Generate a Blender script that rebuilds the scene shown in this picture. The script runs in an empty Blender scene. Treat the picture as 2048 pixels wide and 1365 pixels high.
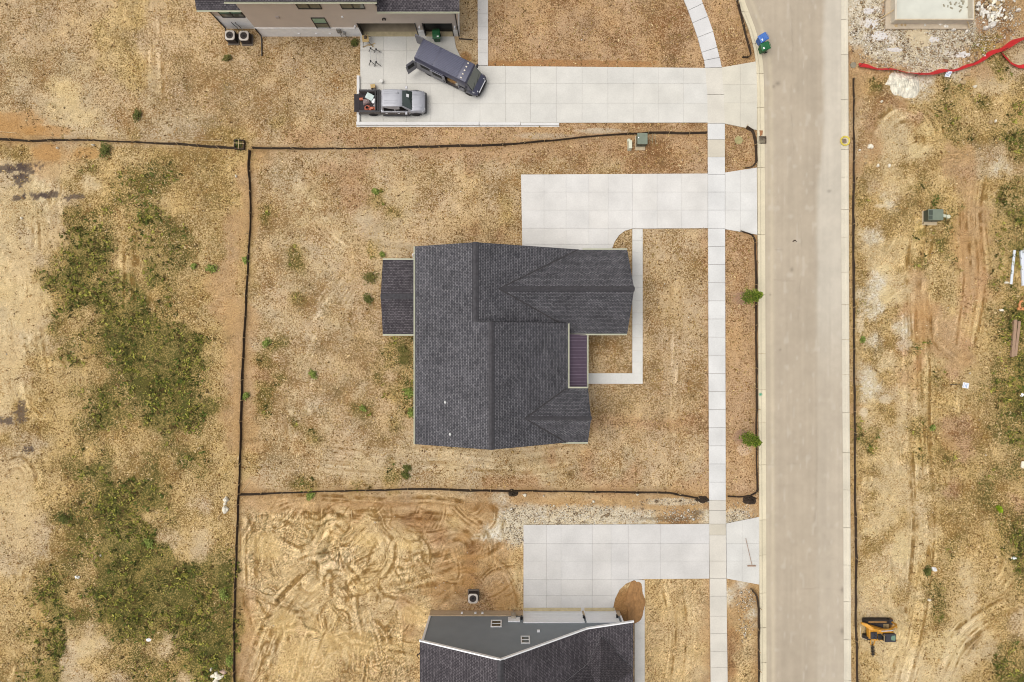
import bpy, bmesh, math, random
import numpy as np
from mathutils import Vector, Matrix
random.seed(7)
RNG = np.random.RandomState(11)

# ------------------------------------------------------------------ camera, sky, sun, exposure
scene = bpy.context.scene
COL = scene.collection
H = 60.7                      # flying height of the drone camera (m)
PX = 22.5                     # photograph pixels per metre on the ground
cam_d = bpy.data.cameras.new('camera'); cam = bpy.data.objects.new('camera', cam_d); COL.objects.link(cam)
cam.location = (0, 0, H); cam.rotation_euler = (0, 0, 0)
cam_d.sensor_width = 36.0; cam_d.lens = 36.0 * H / (2048 / PX)
cam_d.clip_start = 0.5; cam_d.clip_end = 5000
scene.camera = cam
SUN_EL = math.radians(70); SUN_AZ = math.radians(268)     # high sun veiled by thin overcast
w = bpy.data.worlds.new('World'); scene.world = w; w.use_nodes = True
wn = w.node_tree.nodes; wl = w.node_tree.links; wn.clear()
sky = wn.new('ShaderNodeTexSky'); sky.sky_type = 'NISHITA'; sky.sun_disc = False
sky.sun_elevation = SUN_EL; sky.sun_rotation = SUN_AZ; sky.dust_density = 6.0; sky.air_density = 1.0; sky.ozone_density = 0.6
hs = wn.new('ShaderNodeHueSaturation'); hs.inputs['Saturation'].default_value = 0.30
bg = wn.new('ShaderNodeBackground'); bg.inputs['Strength'].default_value = 0.15
wo = wn.new('ShaderNodeOutputWorld')
wl.new(sky.outputs[0], hs.inputs['Color']); wl.new(hs.outputs[0], bg.inputs['Color']); wl.new(bg.outputs[0], wo.inputs[0])
sd = bpy.data.lights.new('sun', 'SUN'); sun = bpy.data.objects.new('sun', sd); COL.objects.link(sun)
sd.energy = 1.1; sd.angle = math.radians(60); sd.color = (1.0, 0.96, 0.90)
sdir = Vector((math.sin(SUN_AZ) * math.cos(SUN_EL), math.cos(SUN_AZ) * math.cos(SUN_EL), math.sin(SUN_EL)))
sun.rotation_euler = sdir.to_track_quat('Z', 'Y').to_euler()
scene.render.engine = 'CYCLES'; scene.cycles.filter_width = 1.05
scene.view_settings.view_transform = 'Standard'; scene.view_settings.look = 'None'
scene.view_settings.exposure = -0.03; scene.view_settings.gamma = 1.0

# ------------------------------------------------------------------ helpers
def P(px, py, h=0.0):
    """point at height h that stands where pixel (px,py) of a straight-down photograph from H shows it"""
    k = (H - h) / H / PX
    return Vector(((px - 1024) * k, (682.5 - py) * k, h))
def P2(px, py): return (px - 1024) / PX, (682.5 - py) / PX
GAIN = 1.30
def S(r, g, b, gain=None):
    f = lambda v: (v / 12.92 if v <= 0.04045 else ((v + 0.055) / 1.055) ** 2.4)
    return tuple(f(v / 255.0) / (gain or GAIN) for v in (r, g, b))
MATS = {}
def mat(name, col, rough=0.7, metal=0.0, var=0.12, scale=3.0, fine=0.0, fscale=40, spec=0.4, bump=0.0, coat=0.0, stretch=None):
    if name in MATS: return MATS[name]
    m = bpy.data.materials.new(name); m.use_nodes = True; MATS[name] = m
    n = m.node_tree.nodes; l = m.node_tree.links
    b = n['Principled BSDF']
    b.inputs['Roughness'].default_value = rough; b.inputs['Metallic'].default_value = metal
    b.inputs['Specular IOR Level'].default_value = spec
    if coat: b.inputs['Coat Weight'].default_value = coat; b.inputs['Coat Roughness'].default_value = 0.06
    tc = n.new('ShaderNodeTexCoord'); mp = n.new('ShaderNodeMapping'); l.new(tc.outputs['Object'], mp.inputs['Vector'])
    if stretch: mp.inputs['Scale'].default_value = stretch
    no = n.new('ShaderNodeTexNoise'); no.inputs['Scale'].default_value = scale; no.inputs['Detail'].default_value = 6
    l.new(mp.outputs[0], no.inputs['Vector'])
    r = n.new('ShaderNodeMapRange'); r.inputs[1].default_value = 0.3; r.inputs[2].default_value = 0.7
    r.inputs[3].default_value = 1 - var; r.inputs[4].default_value = 1 + var; l.new(no.outputs[0], r.inputs[0])
    out = r.outputs[0]
    if fine:
        n2 = n.new('ShaderNodeTexNoise'); n2.inputs['Scale'].default_value = fscale; n2.inputs['Detail'].default_value = 3
        l.new(mp.outputs[0], n2.inputs['Vector'])
        r2 = n.new('ShaderNodeMapRange'); r2.inputs[1].default_value = 0.3; r2.inputs[2].default_value = 0.7
        r2.inputs[3].default_value = 1 - fine; r2.inputs[4].default_value = 1 + fine; l.new(n2.outputs[0], r2.inputs[0])
        mu = n.new('ShaderNodeMath'); mu.operation = 'MULTIPLY'; l.new(out, mu.inputs[0]); l.new(r2.outputs[0], mu.inputs[1]); out = mu.outputs[0]
    vm = n.new('ShaderNodeVectorMath'); vm.operation = 'SCALE'; vm.inputs[0].default_value = col[:3]; l.new(out, vm.inputs['Scale'])
    l.new(vm.outputs[0], b.inputs['Base Color'])
    if bump:
        bp = n.new('ShaderNodeBump'); bp.inputs['Strength'].default_value = bump; bp.inputs['Distance'].default_value = 0.03
        l.new(no.outputs[0], bp.inputs['Height']); l.new(bp.outputs[0], b.inputs['Normal'])
    return m
def attr_mat(name, rough=0.9, fine=0.25, fscale=14, mid=0.12, mscale=2.2, bump=0.0, spec=0.2, translucent=0, streak=None, tscale=None):
    """colour comes from the mesh attribute 'Col', times procedural noise"""
    m = mat(name, (1, 1, 1), rough=rough, var=mid, scale=mscale, fine=fine, fscale=fscale, spec=spec, bump=bump, stretch=streak)
    n = m.node_tree.nodes; l = m.node_tree.links
    at = n.new('ShaderNodeAttribute'); at.attribute_name = 'Col'
    vm = [x for x in n if x.type == 'VECT_MATH'][0]
    l.new(at.outputs['Color'], vm.inputs[0])
    return m

class MB:
    def __init__(s): s.v = []; s.f = []; s.m = []; s.uv = {}; s.c = {}
    def add(s, vs, fs, mi=0, col=None):
        o = len(s.v); s.v += [tuple(v) for v in vs]
        for f in fs:
            if col is not None: s.c[len(s.f)] = col
            s.f.append([o + i for i in f]); s.m.append(mi)
        return s
    def box(s, x0, x1, y0, y1, z0, z1, mi=0, M=None, col=None):
        vs = [Vector(p) for p in ((x0,y0,z0),(x1,y0,z0),(x1,y1,z0),(x0,y1,z0),(x0,y0,z1),(x1,y0,z1),(x1,y1,z1),(x0,y1,z1))]
        if M is not None: vs = [M @ p for p in vs]
        return s.add(vs, [(3,2,1,0),(4,5,6,7),(0,1,5,4),(1,2,6,5),(2,3,7,6),(3,0,4,7)], mi, col)
    def prism(s, poly, z0, z1, mi=0, col=None):
        n = len(poly)
        a = sum(poly[i][0]*poly[(i+1)%n][1]-poly[(i+1)%n][0]*poly[i][1] for i in range(n))
        if a < 0: poly = poly[::-1]
        vs = [(p[0],p[1],z0) for p in poly] + [(p[0],p[1],z1) for p in poly]
        return s.add(vs, [tuple(range(n-1,-1,-1)), tuple(range(n,2*n))] + [(i,(i+1)%n,n+(i+1)%n,n+i) for i in range(n)], mi, col)
    def loft(s, rings, mi=0, cap=True, closed=True, M=None):
        n = len(rings[0]); vs = [Vector(p) for r in rings for p in r]
        if M is not None: vs = [M @ p for p in vs]
        fs = []
        for k in range(len(rings)-1):
            for i in range(n if closed else n-1):
                j = (i+1) % n; fs.append((k*n+i, k*n+j, (k+1)*n+j, (k+1)*n+i))
        if cap: fs += [tuple(range(n-1,-1,-1)), tuple(range((len(rings)-1)*n, len(rings)*n))]
        return s.add(vs, fs, mi)
    def tube(s, pts, r, n=6, mi=0, r1=None):
        pts = [Vector(p) for p in pts]; rings = []
        for i, p in enumerate(pts):
            d = (pts[min(i+1,len(pts)-1)] - pts[max(i-1,0)]).normalized()
            a = d.cross(Vector((0,0,1)) if abs(d.z) < .9 else Vector((1,0,0))).normalized(); b = d.cross(a)
            rr = r if r1 is None else r + (r1-r)*i/(len(pts)-1)
            rings.append([p + a*math.cos(t*2*math.pi/n)*rr + b*math.sin(t*2*math.pi/n)*rr for t in range(n)])
        return s.loft(rings, mi)
    def cyl(s, c, r, h, n=20, axis='z', mi=0, r2=None):
        c = Vector(c); e = {'z':Vector((0,0,1)),'y':Vector((0,1,0)),'x':Vector((1,0,0))}[axis]
        a = {'z':Vector((1,0,0)),'y':Vector((0,0,1)),'x':Vector((0,1,0))}[axis]; b = e.cross(a); r2 = r if r2 is None else r2
        return s.loft([[c + e*hh + a*math.cos(t*2*math.pi/n)*rr + b*math.sin(t*2*math.pi/n)*rr for t in range(n)] for hh, rr in ((0,r),(h,r2))], mi)
    def build(s, name, mats, parent=None, bevel=0, seg=2, smooth=False, uvs=None):
        off = ORG.get(parent.name) if parent is not None else None        # houses are drawn in world metres, stored relative to their own base
        if off is not None: s.v = [(v[0]-off[0], v[1]-off[1], v[2]) for v in s.v]
        me = bpy.data.meshes.new(name); me.from_pydata(s.v, [], s.f)
        if not isinstance(mats, (list, tuple)): mats = [mats]
        for m in mats: me.materials.append(m)
        me.polygons.foreach_set('material_index', s.m)
        if s.c:
            ca = me.color_attributes.new('Col', 'FLOAT_COLOR', 'CORNER')
            for p in me.polygons:
                c = s.c.get(p.index, (1,1,1))
                for li in p.loop_indices: ca.data[li].color = (c[0], c[1], c[2], 1)
        if s.uv:
            ul = me.uv_layers.new(name='UVMap')
            for p in me.polygons:
                us = s.uv.get(p.index)
                if us:
                    for li, q in zip(p.loop_indices, us): ul.data[li].uv = q
        if bevel or True:
            bm = bmesh.new(); bm.from_mesh(me)
            if not s.uv and not s.c: bmesh.ops.recalc_face_normals(bm, faces=bm.faces)
            if bevel:
                bmesh.ops.remove_doubles(bm, verts=bm.verts, dist=1e-5)
                ed = [e for e in bm.edges if len(e.link_faces) == 2 and e.calc_face_angle(0) > 0.5]
                bmesh.ops.bevel(bm, geom=ed, offset=bevel, segments=seg, profile=0.6, affect='EDGES', clamp_overlap=True)
            bm.to_mesh(me); bm.free()
        if smooth:
            for p in me.polygons: p.use_smooth = True
            try: me.set_sharp_from_angle(angle=math.radians(40))
            except Exception: pass
        o = bpy.data.objects.new(name, me); COL.objects.link(o)
        if parent is not None:
            o.parent = parent
            if off is not None: ORG[o.name] = off
        return o
ORG = {}
def tag(o, label=None, cat=None, group=None, kind=None):
    if label: o['label'] = label
    if cat: o['category'] = cat
    if group: o['group'] = group
    if kind: o['kind'] = kind
    return o
def empty(name, loc, rz=0.0, label=None, cat=None, group=None):
    o = bpy.data.objects.new(name, None); COL.objects.link(o); o.empty_display_size = 0.3
    o.location = loc; o.rotation_euler = (0, 0, rz)
    return tag(o, label, cat, group)
def site(name, loc, **kw):
    """thing whose parts are drawn in world coordinates"""
    o = empty(name, loc, **kw); ORG[o.name] = (loc[0], loc[1]); return o
def copy_tree(o, parent=None):
    c = o.copy(); COL.objects.link(c)
    if parent is not None: c.parent = parent
    for ch in list(o.children): copy_tree(ch, c)
    return c
def soup(name, V, F, C, material, parent=None):
    """fast mesh from numpy arrays: V (n,3), F (m,3 or 4), C (m,3) face colours"""
    me = bpy.data.meshes.new(name); V = np.ascontiguousarray(V, dtype=np.float32); F = np.ascontiguousarray(F, dtype=np.int32)
    k = F.shape[1]; me.vertices.add(len(V)); me.vertices.foreach_set('co', V.ravel())
    me.loops.add(F.size); me.loops.foreach_set('vertex_index', F.ravel())
    me.polygons.add(len(F)); me.polygons.foreach_set('loop_start', np.arange(0, F.size, k, dtype=np.int32))
    me.update(calc_edges=True)
    if C is not None:
        ca = me.color_attributes.new('Col', 'FLOAT_COLOR', 'CORNER')
        cc = np.ones((len(F), k, 4), np.float32); cc[:, :, :3] = C[:, None, :]; ca.data.foreach_set('color', cc.ravel())
    me.materials.append(material)
    o = bpy.data.objects.new(name, me); COL.objects.link(o)
    if parent is not None: o.parent = parent
    return o
# ---- numpy noise
_T = np.random.RandomState(3).rand(16, 256, 256).astype(np.float32)
def vn(x, y, seed=0):
    t = _T[seed % 16]; xi = np.floor(x).astype(int); yi = np.floor(y).astype(int); fx = x - xi; fy = y - yi
    fx = fx*fx*(3-2*fx); fy = fy*fy*(3-2*fy); a = xi & 255; b = yi & 255; a1 = (a+1) & 255; b1 = (b+1) & 255
    return (t[a,b]*(1-fx)+t[a1,b]*fx)*(1-fy) + (t[a,b1]*(1-fx)+t[a1,b1]*fx)*fy
def fbm(x, y, f, seed=0, octv=4, gain=0.55):
    s = 0; a = 1; t = 0
    for i in range(octv):
        s = s + a*vn(x*f+17.3*i, y*f-9.1*i, seed+i); t += a; a *= gain; f *= 2.03
    return s/t - 0.5

# ------------------------------------------------------------------ concrete outlines (photograph pixels, all flat on the ground)
arc_top = [(908,72),(912,96),(920,113),(932,124),(945,130),(957,133)]
DRIVE_TOP = [(721,66)] + [(908,66)] + arc_top + [(1410,137),(1414,190),(1415,246),(721,247)]
APR_TOP = [(1443,136),(1512,124),(1514,190),(1513,261),(1449,248),(1447,190)]
arc_mid = [(1264,458),(1250,462),(1238,471),(1229,484),(1223,500),(1222,518)]
DRIVE_MID = [(1042,350),(1415,348),(1415,457),(1286,458)] + arc_mid + [(1045,518)]
APR_MID = [(1450,346),(1513,336),(1514,470),(1450,459)]
arc_bot = [(1268,1160),(1252,1167),(1239,1179),(1230,1197),(1225,1221)]
DRIVE_BOT = [(1047,1050),(1418,1048),(1418,1157),(1290,1158)] + arc_bot + [(1047,1226)]
APR_BOT = [(1452,1047),(1518,1034),(1518,1169),(1453,1157)]
SW_L = [(1352,-40),(1367,0),(1376,22),(1385,47),(1395,76),(1403,106),(1408,122),(1410,137),(1414,190),(1415,248)]
SW_R = [(1384,-54),(1398,-13),(1405,8),(1415,34),(1425.5,64),(1433.5,96),(1438.5,116),(1443,136),(1447,190),(1449,248)]
SW_STR = [(1415,248),(1449,248),(1451,1048),(1456,1480),(1422,1480),(1418,1048)]
KERB_L = [(1455,-60),(1471,0),(1497,60),(1507,97),(1512,130),(1514,180),(1514,300),(1515,500),(1516,800),(1518,1040),(1519,1480)]
KERB_LI = [(1472,-60),(1488,0),(1511,60),(1521,97),(1526,130),(1528,180),(1529,300),(1530,500),(1531,800),(1532,1040),(1533,1480)]
KERB_RI = [(1682,-60),(1682,200),(1682,500),(1684,800),(1686,1040),(1688,1480)]
KERB_R = [(1695,-60),(1696,200),(1697,500),(1698,800),(1700,1040),(1702,1480)]
PATH_TOP = [(955,-60),(976,-60),(976,132),(956,132)]
PATH_MIDV = [(1264.5,459),(1285,459),(1285,768),(1264.5,768)]
PATH_MIDH = [(1140,747),(1264.5,747),(1264.5,768),(1140,768)]
PATH_BOT = [(1269,1160),(1289,1160),(1289,1480),(1269,1480)]
ROAD = KERB_LI + KERB_RI[::-1]
CONC = [DRIVE_TOP, APR_TOP, DRIVE_MID, APR_MID, DRIVE_BOT, APR_BOT, SW_L + SW_R[::-1], SW_STR, KERB_L + KERB_R[::-1], PATH_TOP, PATH_MIDV, PATH_MIDH, PATH_BOT]
HOUSES = [[(453,57),(523,57),(523,78),(921,72),(905,-100),(430,-100)], [(772,525),(835,525),(835,500),(1150,505),(1245,505),(1245,665),(1170,665),(1170,880),(838,880),(838,660),(772,660)], [(862,1223),(1240,1223),(1240,1500),(862,1500)]]
def inside(x, y, poly):
    r = np.zeros(x.shape, bool); n = len(poly)
    for i in range(n):
        x0, y0 = poly[i]; x1, y1 = poly[(i+1) % n]
        if y0 == y1: continue
        c = ((y0 > y) != (y1 > y)) & (x < (x1-x0)*(y-y0)/(y1-y0)+x0); r ^= c
    return r
def on_hard(px, py):
    r = np.zeros(px.shape, bool)
    for p in CONC + HOUSES: r |= inside(px, py, p)
    return r

# ------------------------------------------------------------------ ground classes, one letter per 32 px of the photograph
# soil colour, tuft colour, share covered by tufts
CLS = {'a': ((206,179,139),(142,112,70),.50), 'b': ((204,181,143),(146,118,78),.44), 'c': ((211,187,142),(158,126,80),.30), 'd': ((190,157,113),(140,100,56),.22),
       'e': ((170,132,90),(118,86,54),.40), 'g': ((160,138,82),(90,86,40),.60), 'm': ((192,163,108),(100,90,44),.58), 'y': ((206,177,124),(134,108,60),.50),
       'w': ((214,200,170),(164,140,104),.34), 'x': ((208,180,132),(136,100,58),.36), 'r': ((196,162,122),(132,98,62),.46)}
LEFT = '''aaaaaaayyaaaaaa aaaaaayyyaaaaaa aaaaaayyaaaaaaa baaabayyyaaaaaa bbabbbayybaaaaa bbaccbaaybaaaab babccbaaabaaaab daabccbaabbbbba
dddabbcbybbbbyy yydddyyyyyyyyyy bbddymyymmmyyyy bccbycymmmmyyyy ccccbyymmmyyyyy cccbmmmymgmyyyd cbcbmgmymmmmyyd ccbmgggymmmmyyd
ccbmgggyygmmyyd ccmgggmgygmyydd cccmgggmgymyydd cccmmyggggmyydd ccbmymggggggyyd cccbmmgggggggyd ccyygymggggggyd cbyyyyymggggmyd
ccyymmgmggggmyd cyyyymggmgggggd byyymmgmygggmyd ybbyymyyyymyyyd bbyymymyymymmyy bcyymggyymyymyy ccyyymggggmyyyy ccyymmggggyybyy
bcbmgmgggymyyyy bbbymmggggbybyy bbbymmgggggybmm bbymmyggggggggg yymgymggggggmgg ymggymgggggggmg yymgmmgggggggmg ymmgybmgggggggg
yymgbcbmmybmggg ymmgbyymmmmgggm ymggbbybmmmbggg'''.split()
MIDD = [('a'*15,'r')]*4 + [('aaaaaaaaa','r')]*3 + [('aayaaaaa','r'),('yaarrrrrrrr','r'),('ydaaaaaraaarr','r'),('dabaarrraaaaaaraaaaaaraa','r'),
 ('dabbaarraaaaaaaa','a'),('dabbbarrmbbaaaaay','a'),('dmabbbabambaaaaay','a'),('dabbaababbaaaarar','a'),('yabmbbbambbaaaaaa','a'),('yabmbbaabbaaa','a'),
 ('yabbbbaabmr','a'),('ybamabbaammr','a'),('dbbabbbaammr','a'),('dabbabbaaamr','a'),('dbmababaammmr','a'),('dmababaaammmr','a'),('drmababamammr','a'),
 ('dmabababammmr','a'),('dmabbbamaammm','a'),('daamababamaam','r'),('dabamaabaabaam','a'),('ybbabbabbbbbbbbbbbbraraab','a'),('ybbbabbbbmbbbbbbbbbbarabra','a'),
 ('dabmmaamamaaabbrrrraaarrraa','r'),('ddddddddddddddddwdddddddddddd','d'),('xxxxxxxdxdeedxddwwwwwwwwwwded','e'),('xxxxxxxxxxxdeddwww','x')] + \
 [('xxxxxxxxxxxxddedd','x')]*3 + [('dxxxxxxxxxdxddrrd','x')]*3 + [('dxxxxxxxxxxxxx','x')]*4
ROADS = ['rrrrrrrrr']*31 + ['edddddddd','wwwdddddd','dddddddddd','dddddd'] + ['ddwddd','ddwddd','dwddddd','dddwdd'] + ['dexddd']*4
RIGHT = '''wwwdwwwweed wwwwwwwwwed wwwwwwwwmeb dwwwwwwdmmb ddddwwwddmb dmacwymmbby darrymmymym arccrmmyyymm adccyymmymg adcccyddbbm dycyyydrbwb ybccmyydyymy
mywyygydygmy yyyyyymddmgy ywyygymddmmy ycccymyddmgy yccymymddmgb ywccdyydrmyg mwccdyyrdymm mwyrddyrymgm yyywdddyymgm ywyrmddrygmg yycydyddymgm bwydymryymgm
mwbcyyyymggm dcybcyyyymgg mcycmyrrymmg gmccmydrymgg yccymymryymm yycccyyyymmg ycccyyrymyym aycccyyymyrm yccycyyyymmg cyycccyyymgg cycccymyymgg
ycccyyycyygg ccccymycyymg bccycmycyyym cbccymycyybc ccccyycccybb ycccyycccmmy yycccyccygmy yycccccyymgm'''.split()
rows = []
for i in range(43):
    m, f = MIDD[i]
    rows.append(LEFT[i][:15].ljust(15,'y') + (m + f*29)[:29] + (ROADS[i] + 'd'*9)[:9] + (RIGHT[i] + 'y'*11)[:11])
keys = list(CLS); GRID = np.array([[keys.index(ch) for ch in r] for r in rows])
def sample_weights(px, py):
    wx = px + 30*fbm(px, py, 1/70., 1) + 26*fbm(px, py, 1/22., 5); wy = py + 30*fbm(px, py, 1/70., 2) + 26*fbm(px, py, 1/22., 6)
    gx = np.clip(wx/32.0 - 0.5, 0, 62.999); gy = np.clip(wy/32.0 - 0.5, 0, 41.999)
    xi = gx.astype(int); yi = gy.astype(int); fx = gx - xi; fy = gy - yi
    W = np.zeros((len(keys),) + px.shape, np.float32)
    for (dx, dy, wt) in ((0,0,(1-fx)*(1-fy)),(1,0,fx*(1-fy)),(0,1,(1-fx)*fy),(1,1,fx*fy)):
        g = GRID[yi+dy, xi+dx]
        for k in range(len(keys)): W[k] += wt*(g == k)
    for k in range(len(keys)):
        if keys[k] == 'g': W[k] = np.where(W[k] > 0.001, np.clip(W[k]*.85 + 1.2*fbm(px, py, 1/26., 15, 4, .75), 0, 2), 0); continue
        W[k] = np.where(W[k] > 0.001, np.clip(W[k] + 1.0*fbm(px, py, 1/20., 3+k, 5, 0.72), 0, 2), 0)
    W = W**2.0 + 1e-5*(W > 0); W /= W.sum(0) + 1e-6
    return W
# tyre and track ruts (pixels; half gauge and width in metres, depth)
RUTS = [([(470,1440),(505,1365),(551,1250),(605,1178),(672,1123),(720,1090),(760,1050)],.9,1.5,.07),
        ([(600,1400),(660,1230),(717,1172),(838,1142),(945,1108)],.9,1.5,.06),
        ([(545,1010),(640,1008),(763,1018),(860,1012),(975,1030)],.8,1.2,.05),
        ([(499,1030),(497,1130),(503,1240)],.7,1.1,.035),
        ([(735,1058),(768,1085),(772,1120),(747,1154),(711,1190),(722,1290),(700,1400)],.8,1.3,.06),
        ([(765,1040),(850,1052),(920,1040),(960,1075),(955,1110)],.7,1.1,.05),
        ([(640,1135),(670,1170),(690,1200)],.8,1.2,.06),
        ([(560,1035),(590,1025),(625,1050),(640,1080)],.5,.9,.06),
        ([(775,1215),(795,1240),(780,1265),(745,1270)],.4,.8,.05),
        ([(610,1225),(640,1250),(645,1270)],.4,.8,.05),
        ([(505,1060),(560,1052),(600,1075),(612,1110)],.6,1.0,.06), ([(600,1100),(660,1120),(700,1160),(730,1200)],.7,1.1,.06), ([(520,1250),(570,1245),(600,1230),(640,1215)],.4,.8,.05),
        ([(800,1060),(830,1080),(835,1120),(860,1150)],.6,1.0,.05), ([(560,1130),(600,1105),(650,1095),(690,1100)],.5,.9,.05), ([(730,1210),(800,1195),(860,1180),(930,1170)],.5,.9,.05),
        ([(640,1300),(700,1280),(780,1290),(840,1300)],.5,.9,.03), ([(500,1340),(540,1290),(560,1250)],.4,.8,.06), ([(620,1010),(660,1030),(700,1065)],.4,.7,.05), ([(870,1040),(900,1060),(905,1090)],.4,.7,.05),
        ([(780,1110),(810,1130),(850,1110),(900,1105)],.4,.7,.05),
        ([(1760,270),(1785,235),(1820,226),(1855,250),(1862,290),(1845,320)],.7,1.2,.04),
        ([(1805,250),(1832,255),(1840,285),(1815,300)],.3,.7,.03),
        ([(1800,1365),(1830,1240),(1850,1050),(1840,860),(1838,700),(1835,560),(1850,420)],.9,1.3,.03),
        ([(1930,700),(1950,560),(1940,430),(1955,330)],.9,1.3,.03),
        ([(2048,1200),(1990,1225),(1920,1280),(1880,1365)],.8,1.2,.03),
        ([(240,400),(258,480),(262,600),(255,640)],.5,.9,.03), ([(0,940),(40,925),(60,960),(30,990),(0,985)],.5,.9,.03),
        ([(300,0),(305,120),(308,230)],.85,1.1,.015),
        ([(1330,1170),(1345,1250),(1335,1365)],.3,.6,.02), ([(1370,1170),(1380,1250),(1372,1365)],.3,.6,.02)]
RUTS += [([(715,540),(650,630),(606,720),(590,820),(602,930)],.9,1.3,.012), ([(560,330),(640,420),(700,480),(760,470)],.9,1.2,.010), ([(1180,900),(1050,925),(880,915),(760,925),(640,915)],.9,1.2,.010), ([(1340,470),(1350,640),(1346,800),(1352,940)],.5,.8,.008)]
_r = random.Random(77)
for _k in range(210):
    _cx, _cy = _r.uniform(490, 1030), _r.uniform(1000, 1380); _R = _r.choice((30, 60, 110, 260)) * _r.uniform(.7, 1.4); _a = _r.uniform(0, 6.28); _s = _r.uniform(25, 90) / _R
    _pts = [(_cx + _R * (math.cos(_a + _s * t) - math.cos(_a)), _cy + _R * (math.sin(_a + _s * t) - math.sin(_a))) for t in (0, .33, .66, 1)]
    if all(484 < q[0] < 1040 and 996 < q[1] for q in _pts): RUTS.append((_pts, _r.choice((.0, .12, .3)), _r.uniform(.25, .6), _r.uniform(.03, .06)))
for _k in range(46):
    _cx, _cy = _r.choice((_r.uniform(1725, 2040), _r.uniform(0, 110))), _r.uniform(300, 1350); _a = _r.uniform(1.2, 1.9); _L = _r.uniform(30, 110)
    _b = _r.uniform(-.5, .5); RUTS.append(([(_cx, _cy), (_cx + _L * .5 * math.cos(_a), _cy + _L * .5 * math.sin(_a)), (_cx + _L * math.cos(_a + _b), _cy + _L * math.sin(_a + _b))], _r.choice((.0, .7, .9)), _r.uniform(.5, 1.2), .02))
def rut_field(px, py):
    dz = np.zeros(px.shape, np.float32); st = np.zeros(px.shape, np.float32); mk = np.zeros(px.shape, np.float32)
    for q, (pl, hg, hw, dep) in enumerate(RUTS):
        pl = np.array(pl, float); pts = [pl[0]]
        for i in range(len(pl)-1):                                   # Catmull-Rom
            p0, p1, p2, p3 = pl[max(i-1,0)], pl[i], pl[i+1], pl[min(i+2,len(pl)-1)]
            for t in (.25,.5,.75,1.0): pts.append(.5*((2*p1)+(-p0+p2)*t+(2*p0-5*p1+4*p2-p3)*t*t+(-p0+3*p1-3*p2+p3)*t**3))
        pts = np.array(pts); R = (hw+1.0)*PX
        sel = np.where((px > pts[:,0].min()-R) & (px < pts[:,0].max()+R) & (py > pts[:,1].min()-R) & (py < pts[:,1].max()+R))
        X, Y = px[sel], py[sel]; best = np.full(X.shape, 1e9); sgn = np.zeros(X.shape); al = np.zeros(X.shape); acc = 0
        for i in range(len(pts)-1):
            a = pts[i]; d = pts[i+1]-a; L = np.hypot(*d)
            if L < 1e-6: continue
            t = np.clip(((X-a[0])*d[0]+(Y-a[1])*d[1])/L**2, 0, 1); ex = X-(a[0]+t*d[0]); ey = Y-(a[1]+t*d[1]); dd = np.hypot(ex, ey)
            c = dd < best; best[c] = dd[c]; sgn[c] = np.sign(ex*d[1]-ey*d[0])[c]; al[c] = (acc+t*L)[c]; acc += L
        m = best/PX; s = m*sgn; fade = 1/(1+np.exp((m-hw)*7)); a_m = al/PX
        w1 = .09 if hw < .65 else .18; w2 = w1*1.75; e = np.exp(-((m-hg)/w1)**2); rd = np.exp(-((m-hg-w2)/(w1*.6))**2)+np.exp(-((m-hg+w2)/(w1*.6))**2)
        tread = .5+.5*np.sin(a_m*2*math.pi/.32)
        brk = np.clip(.6+2.2*fbm(X, Y, 1/26., q+4), 0, 1)
        sh = hw < .65; e_ = .7 if sh else 2.2; brk = brk*np.clip((a_m+.2)/e_, 0, 1)*np.clip((acc/PX-a_m+.2)/e_, 0, 1)*np.clip(.55+3*fbm(X, Y, 1/11., q+9), .1, 1)
        z = (-e*(.75+.3*tread)+.55*rd)*dep*brk
        stq = (vn(s*6.5+40*q, a_m*.22+q*7, q)-.5 + .6*(vn(s*13.+9*q, a_m*.35, q+2)-.5) - .42*e + .16*rd)*brk*min(1, dep/.028)
        dz[sel] += z*fade; tmp = st[sel]; tmp = tmp*(1-.6*fade*brk)+stq*fade; st[sel] = tmp; mk[sel] = np.maximum(mk[sel], fade*brk)
    return dz, st, mk
def ground_colour(px, py):
    """intrinsic colours of bare soil and of the tufts on it (linear), share of tufts, class weights"""
    W = sample_weights(px, py); C = np.zeros(px.shape + (3,), np.float32); T = np.zeros(px.shape + (3,), np.float32); cov = np.zeros(px.shape, np.float32)
    for k, ch in enumerate(keys):
        C += W[k][..., None]*np.array(S(*CLS[ch][0]), np.float32); T += W[k][..., None]*np.array(S(*CLS[ch][1]), np.float32); cov += W[k]*CLS[ch][2]
    return C, T, cov, W
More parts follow.
